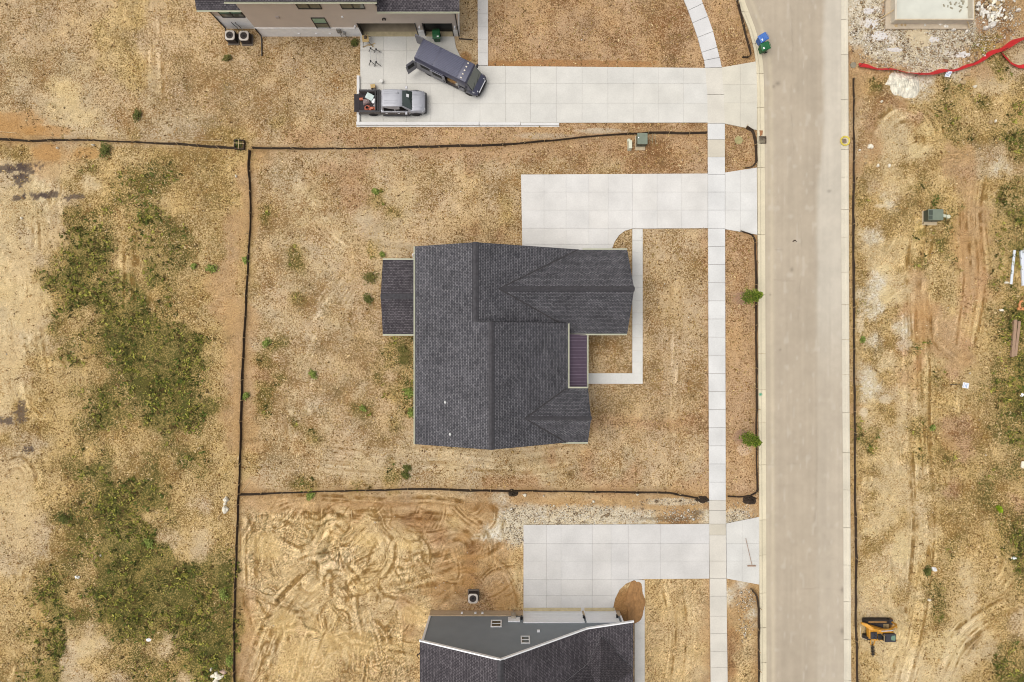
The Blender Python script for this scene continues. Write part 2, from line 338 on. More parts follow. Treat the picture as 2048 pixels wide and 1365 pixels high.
def paint(px, py, C, T, cov, W):
    x, y = px/PX, py/PX
    I = {ch: W[i] for i, ch in enumerate(keys)}
    m1 = fbm(x, y, .22, 4, 4); m2 = fbm(x, y, 1.1, 7, 4, .65); m3 = fbm(x, y, 3.6, 9, 2)
    C *= (1 + .22*m1 + .30*m2 + .22*m3)[..., None]
    hue = fbm(x, y, .5, 12, 4); C[..., 0] *= 1+.08*hue; C[..., 2] *= 1-.30*hue
    hue = fbm(x, y, .9, 2, 4); T[..., 0] *= 1+.30*hue; T[..., 2] *= 1-.2*hue; T *= (1+.4*m2)[..., None]
    cov = cov + (.75*fbm(x, y, .55, 10, 5, .6) + .35*fbm(x, y, .15, 1, 2))*np.clip(cov*2.2, .3, 1)
    cov = cov + .18*(vn(x*2.6, y*2.6, 2)-.5)
    g = np.clip((vn(x*6, y*6, 6)-.45)*3, 0, 1)*I['w']; C += (np.array(S(228,220,204), np.float32)-C)*(.7*g)[..., None]
    # churned lot: swirling scrape marks
    wx = x + 1.6*fbm(x, y, .35, 2); wy = y + 1.6*fbm(x, y, .35, 3)
    an = fbm(x, y, .10, 8, 2)*9; u = wx*np.cos(an)+wy*np.sin(an); v = -wx*np.sin(an)+wy*np.cos(an)
    sw = vn(u*.35, v*3.2, 4)-.5 + .8*(vn(u*.8, v*5.2, 5)-.5); sw = sw - .8*np.clip(.08-abs(vn(u*.3+9, v*1.6, 7)-.5), 0, .08)/.08*.5
    wgt = I['x']+.45*I['d']+.35*I['c']+.25*I['y']; amp = np.clip(.5+2.2*fbm(x, y, .3, 13), .15, 1.4)
    C *= np.clip(1 + 1.5*sw*amp*wgt, .36, 1.25)[..., None]; C[..., 2] *= 1+.25*sw*amp*wgt
    return C, T, cov, sw*amp*(I['x']+.4*I['d']+.3*I['c'])
def lin_mask(px, py, pl, wd):
    pl = np.array(pl, float); b = np.full(px.shape, 1e9)
    for i in range(len(pl)-1):
        a = pl[i]; d = pl[i+1]-a; t = np.clip(((px-a[0])*d[0]+(py-a[1])*d[1])/(d@d+1e-9), 0, 1)
        b = np.minimum(b, np.hypot(px-a[0]-t*d[0], py-a[1]-t*d[1]))
    return np.exp(-(b/wd)**2)
FENCES = {
 'west':  [(-60,279),(0,281),(60,284),(160,281),(260,285),(360,291),(430,297),(474,299)],
 'north': [(506,298),(600,299),(700,298),(860,296),(1000,292),(1100,283),(1200,272),(1300,268),(1360,269),(1413,268)],
 'long':  [(502,302),(500,330),(503,420),(496,560),(489,700),(484,850),(479,985),(475,1100),(471,1230),(470,1365),(470,1460)],
 'south': [(482,987),(600,984),(700,981),(850,976),(950,979),(1100,982),(1250,983),(1340,984),(1385,993),(1411,998)],
 'kerbmid': [(1480,462),(1503,470),(1509,480),(1511,560),(1511,640),(1512,760),(1512,880),(1514,983),(1500,991),(1480,994),(1455,992)],
 'strip': [(1491,257),(1504,264),(1509,285),(1511,310),(1511,326),(1503,334),(1489,337)],
 'kerbtop': [(1466,-30),(1478,22),(1489,65),(1498,98),(1501,110),(1496,116),(1484,116)],
 'kerbbot': [(1500,1178),(1512,1190),(1516,1215),(1516,1280),(1517,1365),(1518,1460)],
 'east': [(1706,158),(1707,300),(1705,400),(1706,600),(1708,800),(1709,1000),(1711,1120),(1710,1240),(1712,1300),(1714,1460)]}
def make_ground():
    step = 0.095
    xi = np.arange(-48, 48.001, step); yi = np.arange(-33, 33.001, step)
    far = [60, 80, 120, 200, 400, 900, 2000]
    xs = np.concatenate([[-a for a in far[::-1]], xi, far]); ys = np.concatenate([[-a for a in far[::-1]], yi, far])
    X, Y = np.meshgrid(xs, ys); px = X*PX+1024; py = 682.5-Y*PX
    core = (abs(X) < 48.1) & (abs(Y) < 33.1)
    C, T, cov, W = ground_colour(px, py); C, T, cov, sw = paint(px, py, C, T, cov, W)
    dz, st, mk = rut_field(px, py); C[..., 0] *= np.clip(1+2.3*st, .46, 1.28); C[..., 1] *= np.clip(1+2.8*st, .38, 1.30); C[..., 2] *= np.clip(1+3.6*st, .26, 1.36); cov = cov*(1-.75*mk)
    x, y = px/PX, py/PX
    for pl in FENCES.values():                                      # freshly dug brown trench earth along each fence
        k = lin_mask(px, py, pl, 9)*np.clip(.75+1.2*fbm(x, y, .6, 3), 0, 1)
        C = C*(1-.6*k)[..., None] + np.array(S(146,112,72), np.float32)*(.6*k)[..., None]
        cov = cov*(1-.7*k)
    def blob(cx, cy, rx, ry, col, amt, seed=1, thr=0.0, fr=1.2, rot=0.0):
        nonlocal C, cov
        dx, dy = px-cx, py-cy; c_, s_ = math.cos(rot), math.sin(rot); u = (dx*c_+dy*s_)/rx; v = (-dx*s_+dy*c_)/ry
        r = np.sqrt(u*u+v*v)+(1.1 if fr < 2.5 else 3.4)*fbm(x, y, fr, seed, 4, .65); k = (amt/(1+np.exp((r-1+thr)*14)))
        k = np.clip(k, 0, 1); C = C*(1-k)[..., None]+np.array(S(*col), np.float32)*k[..., None]; cov = cov*(1-.85*k)
    # dark burnt/asphalt residue on the far left lot
    for a in ((20,338,26,9),(50,338,22,10),(44,358,12,14),(70,392,14,5),(100,390,18,5),(150,394,14,6),(35,396,12,4),(42,825,9,20),(58,900,10,7),(12,842,10,6)):
        blob(*a, (84,70,64), .85, 3, -.15, 2.8)
    for a in ((25,960,45,40),(35,1050,50,60),(60,620,22,40),(25,700,20,45),(120,345,40,16),(40,530,30,40),(100,480,34,26)): blob(*a, (212,184,138), .5, 5)
    for a in ((40,245,55,26),(100,262,50,12),(95,305,30,18),(175,305,28,12),(20,60,0.1,0.1)): blob(*a, (186,140,84), .7, 7)
    for a in ((485,530,7,120),(472,820,6,120),(468,640,14,40)): blob(*a, (188,152,104), .5, 9)
    # top strip lawns are redder and smoother near the walks
    blob(1150,128,190,8, (165,116,66), .7, 4); blob(925,118,16,14, (158,112,62), .8, 4); blob(1085,272,60,6,(200,190,170),.4,2)
    blob(1200,262,45,5,(205,192,168),.6,2)
    # churned lot accents
    for a in ((945,1115,26,6),(930,1140,30,6),(935,1165,16,12),(1010,1190,34,26),(925,1075,16,10)): blob(*a, (188,144,88), .45, 6)
    for a in ((530,1095,30,26),(620,1330,60,50),(740,1080,30,14),(820,1090,22,10),(570,1250,25,30),(830,1230,30,20),(700,1290,60,30)): blob(*a, (224,192,132), .45, 3)
    for a in ((760,1010,90,6),(870,1130,60,5),(985,1015,60,12),(880,1180,40,18)): blob(*a, (150,108,62), .4, 8)
    # washed gravel beside the lower drive
    for a in ((1180,1028,90,15),(1040,1030,34,16),(1030,1065,20,22),(1350,1004,55,7),(1135,1045,50,6),(1478,1030,24,14)): blob(*a, (218,204,176), .62, 6, fr=1.6)
    for a in ((1340,1038,60,5),(1395,1026,14,5)): blob(*a, (92,72,48), .6, 6)
    for a in ((1477,597,13,13),(1478,877,13,14)): blob(*a, (176,142,112), .7, 2)
    blob(1488,900,14,10,(218,190,162),.6,3)
    # construction lot at the top right: slurry and rubble
    for a in ((1735,45,16,12),(1745,75,22,10),(1770,75,30,14),(1830,45,20,14),(1905,110,18,6),(1745,20,12,8)): blob(*a, (226,216,204), .75, 5)
    for a in ((1835,75,26,18),(1800,100,30,12)): blob(*a, (206,188,156), .6, 5)
    for a in ((1965,30,14,40),(1770,28,8,26)): blob(*a, (160,108,58), .7, 3)
    for a in ((1850,260,16,12),(1835,300,20,14),(1770,540,16,12),(1775,590,22,18),(1740,1065,16,9),(1800,1100,16,30),(1890,1290,40,30),(1760,1160,14,9)): blob(*a, (222,200,150), .5, 2)
    for a in ((1720,640,8,26),(1808,690,20,10),(1770,800,14,8),(1728,825,8,8),(1720,590,10,10),(1762,412,14,4)): blob(*a, (222,208,182), .5, 2, fr=2.2)
    for a in ((1840,680,12,60),(1850,620,26,20),(1960,560,12,80),(1830,760,10,40),(1930,620,16,90),(1920,480,18,60)): blob(*a, (186,142,92), .38, 4)
    # bed of soil over the unfinished lower walk
    blob(1250,1215,24,46,(160,116,70),.9,3)
    yk = fbm(x, y, .9, 2); 
    Z = .030*fbm(x, y, .8, 3, 3) + .022*fbm(x, y, 3.2, 6, 2) + dz*1.1 + .05*sw*np.clip(1, 0, 1)*.55
    Z = np.minimum(Z, .045)
    dug = np.zeros(px.shape); 
    Z = np.where(on_hard(px, py), -.06, Z)
    Z = np.where(core, Z, 0)
    Wg = W[keys.index('g')]
    V = np.stack([X.ravel(), Y.ravel(), Z.ravel()], 1)
    ny, nx = X.shape; i = np.arange(ny-1)[:, None]*nx+np.arange(nx-1)[None, :]
    F = np.stack([i, i+1, i+nx+1, i+nx], -1).reshape(-1, 4)
    C[..., 0] *= .985; C[..., 1] *= .985; C[..., 2] *= .98; C = np.clip(C, .01, .9); me_c = C.reshape(-1, 3)
    m = attr_mat('soil and dry grass', rough=.95, fine=.26, fscale=10, mid=.10, mscale=3.0, bump=.5)
    n = m.node_tree.nodes; l = m.node_tree.links; vm = [q for q in n if q.type == 'VECT_MATH'][0]; mp = [q for q in n if q.type == 'MAPPING'][0]
    at = [q for q in n if q.type == 'ATTRIBUTE'][0]; a2 = n.new('ShaderNodeAttribute'); a2.attribute_name = 'Tuft'
    nz = []
    for sc, de, ro_ in ((6.4, 3.0, .65), (15., 1.5, .5)):
        q = n.new('ShaderNodeTexNoise'); q.inputs['Scale'].default_value = sc; q.inputs['Detail'].default_value = de; q.inputs['Roughness'].default_value = ro_
        q.inputs['Distortion'].default_value = .4; l.new(mp.outputs[0], q.inputs['Vector']); nz.append(q)
    ad = n.new('ShaderNodeMath'); ad.operation = 'MULTIPLY_ADD'; ad.inputs[1].default_value = .75; l.new(nz[1].outputs[0], ad.inputs[0]); l.new(nz[0].outputs[0], ad.inputs[2])
    # tuft where noise exceeds a level set by the local share
    lv = n.new('ShaderNodeMapRange'); lv.clamp = False; lv.inputs[1].default_value = 0; lv.inputs[2].default_value = 1; lv.inputs[3].default_value = 1.10; lv.inputs[4].default_value = .62
    l.new(a2.outputs['Alpha'], lv.inputs[0])
    sb = n.new('ShaderNodeMath'); sb.operation = 'SUBTRACT'; l.new(ad.outputs[0], sb.inputs[0]); l.new(lv.outputs[0], sb.inputs[1])
    sc_ = n.new('ShaderNodeMath'); sc_.operation = 'MULTIPLY_ADD'; sc_.use_clamp = True; sc_.inputs[1].default_value = 8.0; sc_.inputs[2].default_value = .3; l.new(sb.outputs[0], sc_.inputs[0])
    mx = n.new('ShaderNodeMix'); mx.data_type = 'RGBA'; l.new(sc_.outputs[0], mx.inputs[0]); l.new(at.outputs['Color'], mx.inputs[6]); l.new(a2.outputs['Color'], mx.inputs[7])
    l.new(mx.outputs[2], vm.inputs[0])
    o = soup('ground', V, F, None, m)
    ca = o.data.color_attributes.new('Col', 'FLOAT_COLOR', 'POINT'); cc = np.ones((len(V), 4), np.float32); cc[:, :3] = me_c; ca.data.foreach_set('color', cc.ravel())
    ca = o.data.color_attributes.new('Tuft', 'FLOAT_COLOR', 'POINT'); cc = np.ones((len(V), 4), np.float32); cc[:, :3] = np.clip(T, .005, .9).reshape(-1, 3); cc[:, 3] = np.clip(cov, -.3, 1.1).ravel(); ca.data.foreach_set('color', cc.ravel())
    o.data.polygons.foreach_set('use_smooth', np.ones(len(F), bool))
    tag(o, kind='structure', label='dry tan soil and thin grass across the building lots')
    return o
make_ground()

# ------------------------------------------------------------------ scattered low growth and gravel (nobody could count these)
def scatter(n, fn, seed, pxr=(-30, 2078, -30, 1395)):
    r = np.random.RandomState(seed); px = r.uniform(pxr[0], pxr[1], n); py = r.uniform(pxr[2], pxr[3], n)
    p = fn(px, py); k = (r.rand(n) < p) & ~on_hard(px, py); return px[k], py[k], r
def leaves(name, px, py, r, size, hgt, cols, label, cat, nb=3, spread=.08, cmat=None):
    n = len(px)*nb; cx = np.repeat(px/PX, nb)-1024/PX+r.normal(0, spread, n); cy = 682.5/PX-np.repeat(py/PX, nb)+r.normal(0, spread, n)
    sz = np.repeat(r.uniform(.6, 1.4, len(px)), nb)*size*r.uniform(.6, 1.3, n); a = r.uniform(0, 2*math.pi, n); t = r.uniform(.05, .9, n)
    z0 = r.uniform(0, 1, n)**1.5*hgt*np.repeat(r.uniform(.4, 1.3, len(px)), nb)
    d = np.stack([np.cos(a)*np.cos(t), np.sin(a)*np.cos(t), np.sin(t)], 1)*sz[:, None]; s = np.stack([-np.sin(a), np.cos(a), np.zeros(n)], 1)*(sz*.30)[:, None]
    c = np.stack([cx, cy, z0], 1); V = np.stack([c-d*.2, c+d*.4+s, c+d, c+d*.4-s], 1).reshape(-1, 3); F = np.arange(n*4).reshape(-1, 4)
    cols = np.array([S(*q) for q in cols]); C = cols[np.repeat(r.randint(0, len(cols), len(px)), nb)]*r.uniform(.7, 1.3, n)[:, None]
    o = soup(name, V, F, C, cmat or attr_mat('leaf blades', rough=.8, fine=0, mid=.1, spec=.15)); return tag(o, label, cat, kind='stuff')
ig, im, iy = keys.index('g'), keys.index('m'), keys.index('y')
def pg(px, py):
    W = sample_weights(px, py); return np.clip(W[ig]*.88+W[im]*.26+.02*W[iy]-.08, 0, 1)*np.clip(.45+3.0*fbm(px/PX, py/PX, .7, 7, 5, .65), .03, 1)
x_, y_, r_ = scatter(150000, pg, 21)
leaves('weeds', x_, y_, r_, .17, .18, [(116,120,48),(140,136,58),(70,72,30),(174,168,80),(98,80,44),(160,142,84),(92,104,44),(80,82,36)], 'low green weeds spread in patches over both dry lots', 'weeds', 5, .09)
def pl(px, py):
    W = sample_weights(px, py); I = {c: W[i] for i, c in enumerate(keys)}
    return np.clip(.30*I['a']+.25*I['b']+.30*I['r']+.5*I['y']+.5*I['m']+.12*I['c']+.02*I['x'], 0, 1)
x_, y_, r_ = scatter(150000, pl, 22)
leaves('dry_grass', x_, y_, r_, .11, .03, [(206,176,122),(222,196,148),(176,140,88),(140,104,58),(190,160,104),(112,84,50),(150,126,70)], 'thin dry grass blades over the tan lots', 'dry grass', 3, .07)
def stones(name, px, py, r, size, label, cols, parent=None, z=.0):
    n = len(px); u = np.array([(1,0,0),(-1,0,0),(0,1,0),(0,-1,0),(0,0,1),(0,0,-.5)], float); f = np.array([(0,2,4),(2,1,4),(1,3,4),(3,0,4),(2,0,5),(1,2,5),(3,1,5),(0,3,5)])
    sz = size*r.lognormal(0, .45, n); a = r.uniform(0, 6.28, n); V = u[None]*r.uniform(.6, 1.3, (n, 6, 1))*sz[:, None, None]; V[..., 2] *= .7; V[..., 1] *= r.uniform(.5, 1, n)[:, None]
    c, s = np.cos(a)[:, None], np.sin(a)[:, None]; vx = V[..., 0]*c-V[..., 1]*s; vy = V[..., 0]*s+V[..., 1]*c
    V = np.stack([vx+(px/PX-1024/PX)[:, None], vy+(682.5/PX-py/PX)[:, None], V[..., 2]+z+sz[:, None]*.25], -1).reshape(-1, 3)
    F = (f[None]+6*np.arange(n)[:, None, None]).reshape(-1, 3); cols = np.array([S(*q) for q in cols]); C = np.repeat(cols[r.randint(0, len(cols), n)]*r.uniform(.8, 1.15, n)[:, None], 8, 0)
    return tag(soup(name, V, F, C, attr_mat('stone chips', rough=.9, fine=.1, mid=.1)), label, 'gravel', kind='stuff')
SC = [(226,214,190),(204,186,154),(236,228,212),(176,150,116),(216,200,178),(150,128,100)]
def ell(px, py, es):
    p = np.zeros(px.shape)
    for cx, cy, rx, ry in es: p = np.maximum(p, np.clip(1.5-np.hypot((px-cx)/rx, (py-cy)/ry), 0, 1))
    return p*np.clip(.7+2*fbm(px/PX, py/PX, 1.5, 4), 0, 1)
x_, y_, r_ = scatter(60000, lambda a, b: ell(a, b, [(1180,1028,92,16),(1040,1030,34,17),(1030,1065,20,24),(1350,1004,58,7),(1478,1030,26,18),(1140,1046,50,6),(1490,1200,16,20),(1490,1260,14,20),(1360,1030,50,12)]), 23, (1000,1525,985,1300))
stones('gravel', x_, y_, r_, .045, 'washed pale gravel beside the lower concrete driveway', SC)
x_, y_, r_ = scatter(60000, lambda a, b: ell(a, b, [(1860,95,90,40),(1760,60,50,50),(1960,40,60,44),(1810,120,70,18),(1900,70,60,20)]), 24, (1700,2060,-20,160))
x_, y_ = x_[::2], y_[::2]
stones('rubble', x_, y_, r_, .055, 'broken stone chips over the dug lot around the concrete pit', SC)
x_, y_, r_ = scatter(20000, lambda a, b: ell(a, b, [(1200,264,60,7),(880,1178,30,14),(1722,650,10,30),(1808,690,24,14),(1765,800,18,16),(1010,1100,24,50),(1940,300,40,30)])*.7, 25, (860,2060,240,1200))
stones('pebbles', x_, y_, r_, .035, 'small pebble patches strewn on the dry earth', SC)
x_, y_, r_ = scatter(5200, lambda a, b: .12+0*a, 26)
stones('stone_crumbs', x_, y_, r_, .04, 'tiny pale stones and clods sprinkled on every lot', SC)

# ------------------------------------------------------------------ road, kerbs and concrete
def px2(poly): return [P2(*p) for p in poly]
def clip(poly, x0, x1, y0, y1):
    def cut(pl, ins, inter):
        out = []
        for i in range(len(pl)):
            a, b = pl[i-1], pl[i]
            if ins(b):
                if not ins(a): out.append(inter(a, b))
                out.append(b)
            elif ins(a): out.append(inter(a, b))
        return out
    def ix(v): return lambda a, b: (v, a[1]+(b[1]-a[1])*(v-a[0])/(b[0]-a[0]))
    def iy(v): return lambda a, b: (a[0]+(b[0]-a[0])*(v-a[1])/(b[1]-a[1]), v)
    for ins, it in ((lambda p: p[0] >= x0, ix(x0)), (lambda p: p[0] <= x1, ix(x1)), (lambda p: p[1] >= y0, iy(y0)), (lambda p: p[1] <= y1, iy(y1))):
        poly = cut(poly, ins, it)
        if len(poly) < 3: return []
    o = [p for i, p in enumerate(poly) if abs(p[0]-poly[i-1][0])+abs(p[1]-poly[i-1][1]) > .15]
    return o
CONCM = attr_mat('broomed concrete', rough=.85, fine=.045, fscale=9, mid=.085, mscale=.5, spec=.25, bump=.04)
def slabs(name, poly, xs, ys, tone, z=.085, gap=.24, tv=.009, rs=1):
    """concrete cast in separate panels with open joints; xs, ys are the joints in pixels"""
    r = random.Random(rs); m = MB(); xs = sorted(xs); ys = sorted(ys)
    for i in range(len(xs)-1):
        for j in range(len(ys)-1):
            c = clip(poly, xs[i]+gap*.5, xs[i+1]-gap*.5, ys[j]+gap*.5, ys[j+1]-gap*.5)
            if len(c) < 3: continue
            k = 1+r.uniform(-tv, tv); q = S(*tone); wv = r.uniform(-.004, .004)
            m.prism(px2(c), -.1, z, 0, (q[0]*k*(1+wv), q[1]*k, q[2]*k*(1-wv*2)))
    o = m.build(name, CONCM); return tag(o, kind='structure')
J = dict(gap=.5)
slabs('driveway', DRIVE_TOP, [715,767,813,860.5,908,960,1011,1061,1112.5,1164,1215.5,1266,1316,1367,1420], [60,102,168,207.6,250], (222,219,210), rs=1)
slabs('driveway_apron', APR_TOP, [1440,1480,1520], [120,170,207,265], (220,214,197), rs=2)
slabs('driveway', DRIVE_MID, [1040,1088,1132,1177.6,1216,1265,1314,1362,1416], [345,385,421,457.5,490,520], (226,223,217), rs=3)
slabs('driveway_apron', APR_MID, [1448,1480,1515], [330,385,421,475], (227,225,219), rs=4)
slabs('driveway', DRIVE_BOT, [1045,1093,1122,1185,1222,1257,1321,1419], [1045,1087,1122,1159,1191,1228], (217,214,209), rs=5)
slabs('driveway_apron', APR_BOT, [1450,1485,1520], [1030,1087,1122,1172], (220,218,211), rs=6)
slabs('path', PATH_TOP, [950,980], [-60,-34,-8,0,28,54,80,106,132.5], (226,223,217), rs=7)
slabs('path', PATH_MIDV, [1260,1290], [458.5,482,505,529,552,576,601,626,650,676,701,724.5,746.5,769], (226,224,217), rs=8)
slabs('path', PATH_MIDH, [1139,1174,1196,1220,1242,1265], [745,770], (226,224,217), rs=9)
slabs('path', PATH_BOT, [1260,1295], [1159,1205,1247,1277,1308,1340,1370,1400,1430,1480], (224,220,212), rs=10)
m = MB(); r = random.Random(5)
for i in range(len(SW_L)-1):
    a0, a1, b0, b1 = SW_L[i], SW_L[i+1], SW_R[i], SW_R[i+1]; L = math.hypot(a1[0]-a0[0], a1[1]-a0[1]); n = max(1, round(L/33))
    if a0[1] >= 137: n = 1 if i < len(SW_L)-2 else 1
    for k in range(n):
        f = lambda A, B, t: (A[0]+(B[0]-A[0])*t, A[1]+(B[1]-A[1])*t); e = .4/max(L/n, 1)
        t0, t1 = (k+e)/n, (k+1-e)/n; kk = 1+r.uniform(-.02, .02); q = S(224,222,219) if i < 7 else S(222,216,202)
        m.prism(px2([f(a0,a1,t0), f(a0,a1,t1), f(b0,b1,t1), f(b0,b1,t0)]), -.1, .09, 0, tuple(c*kk for c in q))
ysj = [248,280,315,350,385,421,457.5]
y = 457.5
while y < 1010: y += 36.2; ysj.append(y)
ysj = [q for q in ysj if q < 1005] + [1021,1048,1070,1122,1157,1192,1232,1267,1302,1334,1370,1405,1440,1480]
for i in range(len(ysj)-1):
    c = clip(SW_STR, 1400, 1460, ysj[i]+.28, ysj[i+1]-.28); kk = 1+r.uniform(-.025, .02)
    q = S(227,226,222) if ysj[i] < 1000 else S(220,214,201)
    if 250 < ysj[i] < 300 or ysj[i] == 1048: q = S(214,206,188)
    if len(c) > 2: m.prism(px2(c), -.1, .09, 0, tuple(v*kk for v in q))
tag(m.build('pavement', CONCM), 'white concrete pavement beside the road', kind='structure')
# kerbs: gutter pan, face and rounded top, cast in lengths
def kerb(name, outer, inner, jy, tone, rs):
    m = MB(); r = random.Random(rs); q = S(*tone)
    def at(pl, y):
        for i in range(len(pl)-1):
            if pl[i][1] <= y <= pl[i+1][1]: t = (y-pl[i][1])/(pl[i+1][1]-pl[i][1]); return pl[i][0]+(pl[i+1][0]-pl[i][0])*t
        return pl[-1][0]
    for a, b in zip(jy[:-1], jy[1:]):
        a += .35; b -= .35; k = 1+r.uniform(-.04, .04); n = max(1, int((b-a)/14)); rings = []
        for t in range(n+1):
            yy = a+(b-a)*t/n; o, i_ = at(outer, yy), at(inner, yy); f = lambda s, z: (*P2(o+(i_-o)*s, yy), z)
            rings.append([f(0,-.1), f(0,.10), f(.06,.125), f(.30,.12), f(.48,.06), f(1,.055), f(1,-.1)])
        o0 = len(m.f); m.loft(rings)
        for fi in range(o0, len(m.f)): m.c[fi] = tuple(v*k for v in q)
    return tag(m.build(name, CONCM), 'cream concrete kerb and gutter along the road', kind='structure')
kerb('kerb', KERB_L, KERB_LI, [-60,-20,25,88,148,216,336,470,590,708,780,846,930,1040,1110,1186,1255,1325,1400,1480], (228,216,186), 1)
kerb('kerb', KERB_R, KERB_RI, [-60,40,110,200,300,355,420,475,545,610,680,750,825,905,980,1055,1130,1203,1279,1360,1480], (222,213,192), 2)
# road: worn tan surface with paler and darker lengthwise streaks
xs = np.linspace(0, 1, 75); ys = np.arange(-60, 1481, 2.5)
def interp(pl, y): pl = np.array(pl, float); return np.interp(y, pl[:, 1], pl[:, 0])
XL, XR = interp(KERB_LI, ys)+0.1, interp(KERB_RI, ys)-.1
PXg = XL[:, None]+(XR-XL)[:, None]*xs[None]; PYg = np.repeat(ys[:, None], 75, 1)
base = np.array(S(189,175,154)); Cc = np.ones(PXg.shape+(3,))*base
def sm(x, a, b): t = np.clip((x-a)/(b-a), 0, 1); return t*t*(3-2*t)
pale = sm(PXg+8*fbm(PXg, PYg, 1/60., 3), 1640-14*sm(PYg, 250, 420), 1654-14*sm(PYg, 250, 420))*(1-.75*sm(PYg, 560, 820))
Cc += (np.array(S(212,203,186))-Cc)*(pale*.85)[..., None]
gut = np.exp(-((PXg-XL[:, None]-13)/4.5)**2)*.55+np.exp(-((PXg-XL[:, None]-3)/3.)**2)*.3
Cc += (np.array(S(214,200,172))-Cc)*gut[..., None]
Cc *= (1+.08*(vn(PXg*.22, PYg*.006, 3)-.5)+.07*(vn(PXg*.07, PYg*.003, 5)-.5)+.16*fbm(PXg, PYg, 1/90., 6)+.12*fbm(PXg, PYg, 1/9., 8))[..., None]
top = 1-sm(PYg, 0, 260); Cc *= (1-.06*top*np.exp(-((PXg-1600)/40)**2))[..., None]
wht = np.clip((vn(PXg*.16, PYg*.06, 9)-.78)*6, 0, 1); Cc += (np.array(S(214,204,188))-Cc)*(wht*.35)[..., None]
for cx, cy, rx, ry in ((1684,1180,3,6),(1684,1262,4,6),(1555,168,5,4),(1547,174,3,3),(1658,383,4,3),(1590,483,0.1,.1),(1583,540,3,4),(1560,700,2,2),(1540,590,2,2)):
    k = np.exp(-((PXg-cx)/rx)**2-((PYg-cy)/ry)**2); Cc *= (1-.35*k)[..., None]
for k_, pl_ in enumerate(([(1578,-40),(1585,90),(1581,210),(1588,330)],[(1600,430),(1603,520),(1596,640)],[(1548,560),(1590,563)],[(1630,760),(1634,900),(1629,1040)],[(1550,500),(1566,501)],[(1560,1180),(1640,1176),(1682,1180)],[(1532,930),(1600,926)])):
    kk_ = lin_mask(PXg+5*fbm(PXg, PYg, 1/14., k_), PYg+4*fbm(PXg, PYg, 1/12., 5), pl_, 1.3); Cc *= (1-.16*kk_*np.clip(.4+2*fbm(PXg, PYg, 1/30., 2), 0, 1))[..., None]
wx, wy = P2(PXg, PYg); V = np.stack([wx, wy, .045+.03*np.sin(np.repeat(xs[None], len(ys), 0)*math.pi)], -1).reshape(-1, 3)
ny, nx = PXg.shape; i = np.arange(ny-1)[:, None]*nx+np.arange(nx-1)[None, :]; F = np.stack([i+nx, i+nx+1, i+1, i], -1).reshape(-1, 4)
ro = soup('road', V, F, None, attr_mat('worn road surface', rough=.9, fine=.05, fscale=25, mid=.04, mscale=.6, spec=.25))
ca = ro.data.color_attributes.new('Col', 'FLOAT_COLOR', 'POINT'); cc = np.ones((len(V), 4), np.float32); cc[:, :3] = np.clip(Cc.reshape(-1, 3), 0, .95); ca.data.foreach_set('color', cc.ravel())
tag(ro, 'tan worn road running past the lots', kind='structure')

# ------------------------------------------------------------------ building materials
def shingle(name, c1, c2, cm, bw=.30, rh=.145):
    m = bpy.data.materials.new(name); m.use_nodes = True; n = m.node_tree.nodes; l = m.node_tree.links; b = n['Principled BSDF']; b.inputs['Roughness'].default_value = .92; b.inputs['Specular IOR Level'].default_value = .25
    uv = n.new('ShaderNodeUVMap'); uv.uv_map = 'UVMap'
    br = n.new('ShaderNodeTexBrick'); l.new(uv.outputs[0], br.inputs['Vector']); br.offset = .5; br.inputs['Scale'].default_value = 1.0
    br.inputs['Brick Width'].default_value = bw; br.inputs['Row Height'].default_value = rh; br.inputs['Mortar Size'].default_value = .019; br.inputs['Mortar Smooth'].default_value = .2; br.inputs['Bias'].default_value = .0
    br.inputs['Color1'].default_value = (*c1, 1); br.inputs['Color2'].default_value = (*c2, 1); br.inputs['Mortar'].default_value = (*cm, 1)
    no = n.new('ShaderNodeTexNoise'); no.inputs['Scale'].default_value = .55; no.inputs['Detail'].default_value = 5; l.new(uv.outputs[0], no.inputs['Vector'])
    n2 = n.new('ShaderNodeTexNoise'); n2.inputs['Scale'].default_value = 7; n2.inputs['Detail'].default_value = 2; l.new(uv.outputs[0], n2.inputs['Vector'])
    r = n.new('ShaderNodeMapRange'); r.inputs[1].default_value = .3; r.inputs[2].default_value = .7; r.inputs[3].default_value = .80; r.inputs[4].default_value = 1.18; l.new(no.outputs[0], r.inputs[0])
    r2 = n.new('ShaderNodeMapRange'); r2.inputs[1].default_value = .3; r2.inputs[2].default_value = .7; r2.inputs[3].default_value = .78; r2.inputs[4].default_value = 1.22; l.new(n2.outputs[0], r2.inputs[0])
    mu = n.new('ShaderNodeMath'); mu.operation = 'MULTIPLY'; l.new(r.outputs[0], mu.inputs[0]); l.new(r2.outputs[0], mu.inputs[1])
    vm = n.new('ShaderNodeVectorMath'); vm.operation = 'SCALE'; l.new(br.outputs['Color'], vm.inputs[0]); l.new(mu.outputs[0], vm.inputs['Scale']); l.new(vm.outputs[0], b.inputs['Base Color'])
    bp = n.new('ShaderNodeBump'); bp.inputs['Strength'].default_value = .5; bp.inputs['Distance'].default_value = .012; l.new(br.outputs['Fac'], bp.inputs['Height']); bp.invert = True; l.new(bp.outputs[0], b.inputs['Normal'])
    return m
SH_C = shingle('charcoal shingles', S(124,122,125), S(90,89,93), S(46,45,49), .24, .145)
SH_B = shingle('plum grey shingles', S(112,106,109), S(80,75,79), S(48,45,48), .23, .14)
CAP = mat('ridge cap shingle', S(76,74,77), rough=.9, var=.25, scale=5)
TRIM = mat('cream painted trim', S(218,214,190), rough=.5, var=.03)
WHITE = mat('white painted trim', (.86,.86,.86), rough=.5, var=.03)
GUT = mat('pale gutter metal', S(214,214,190), rough=.4, var=.05)
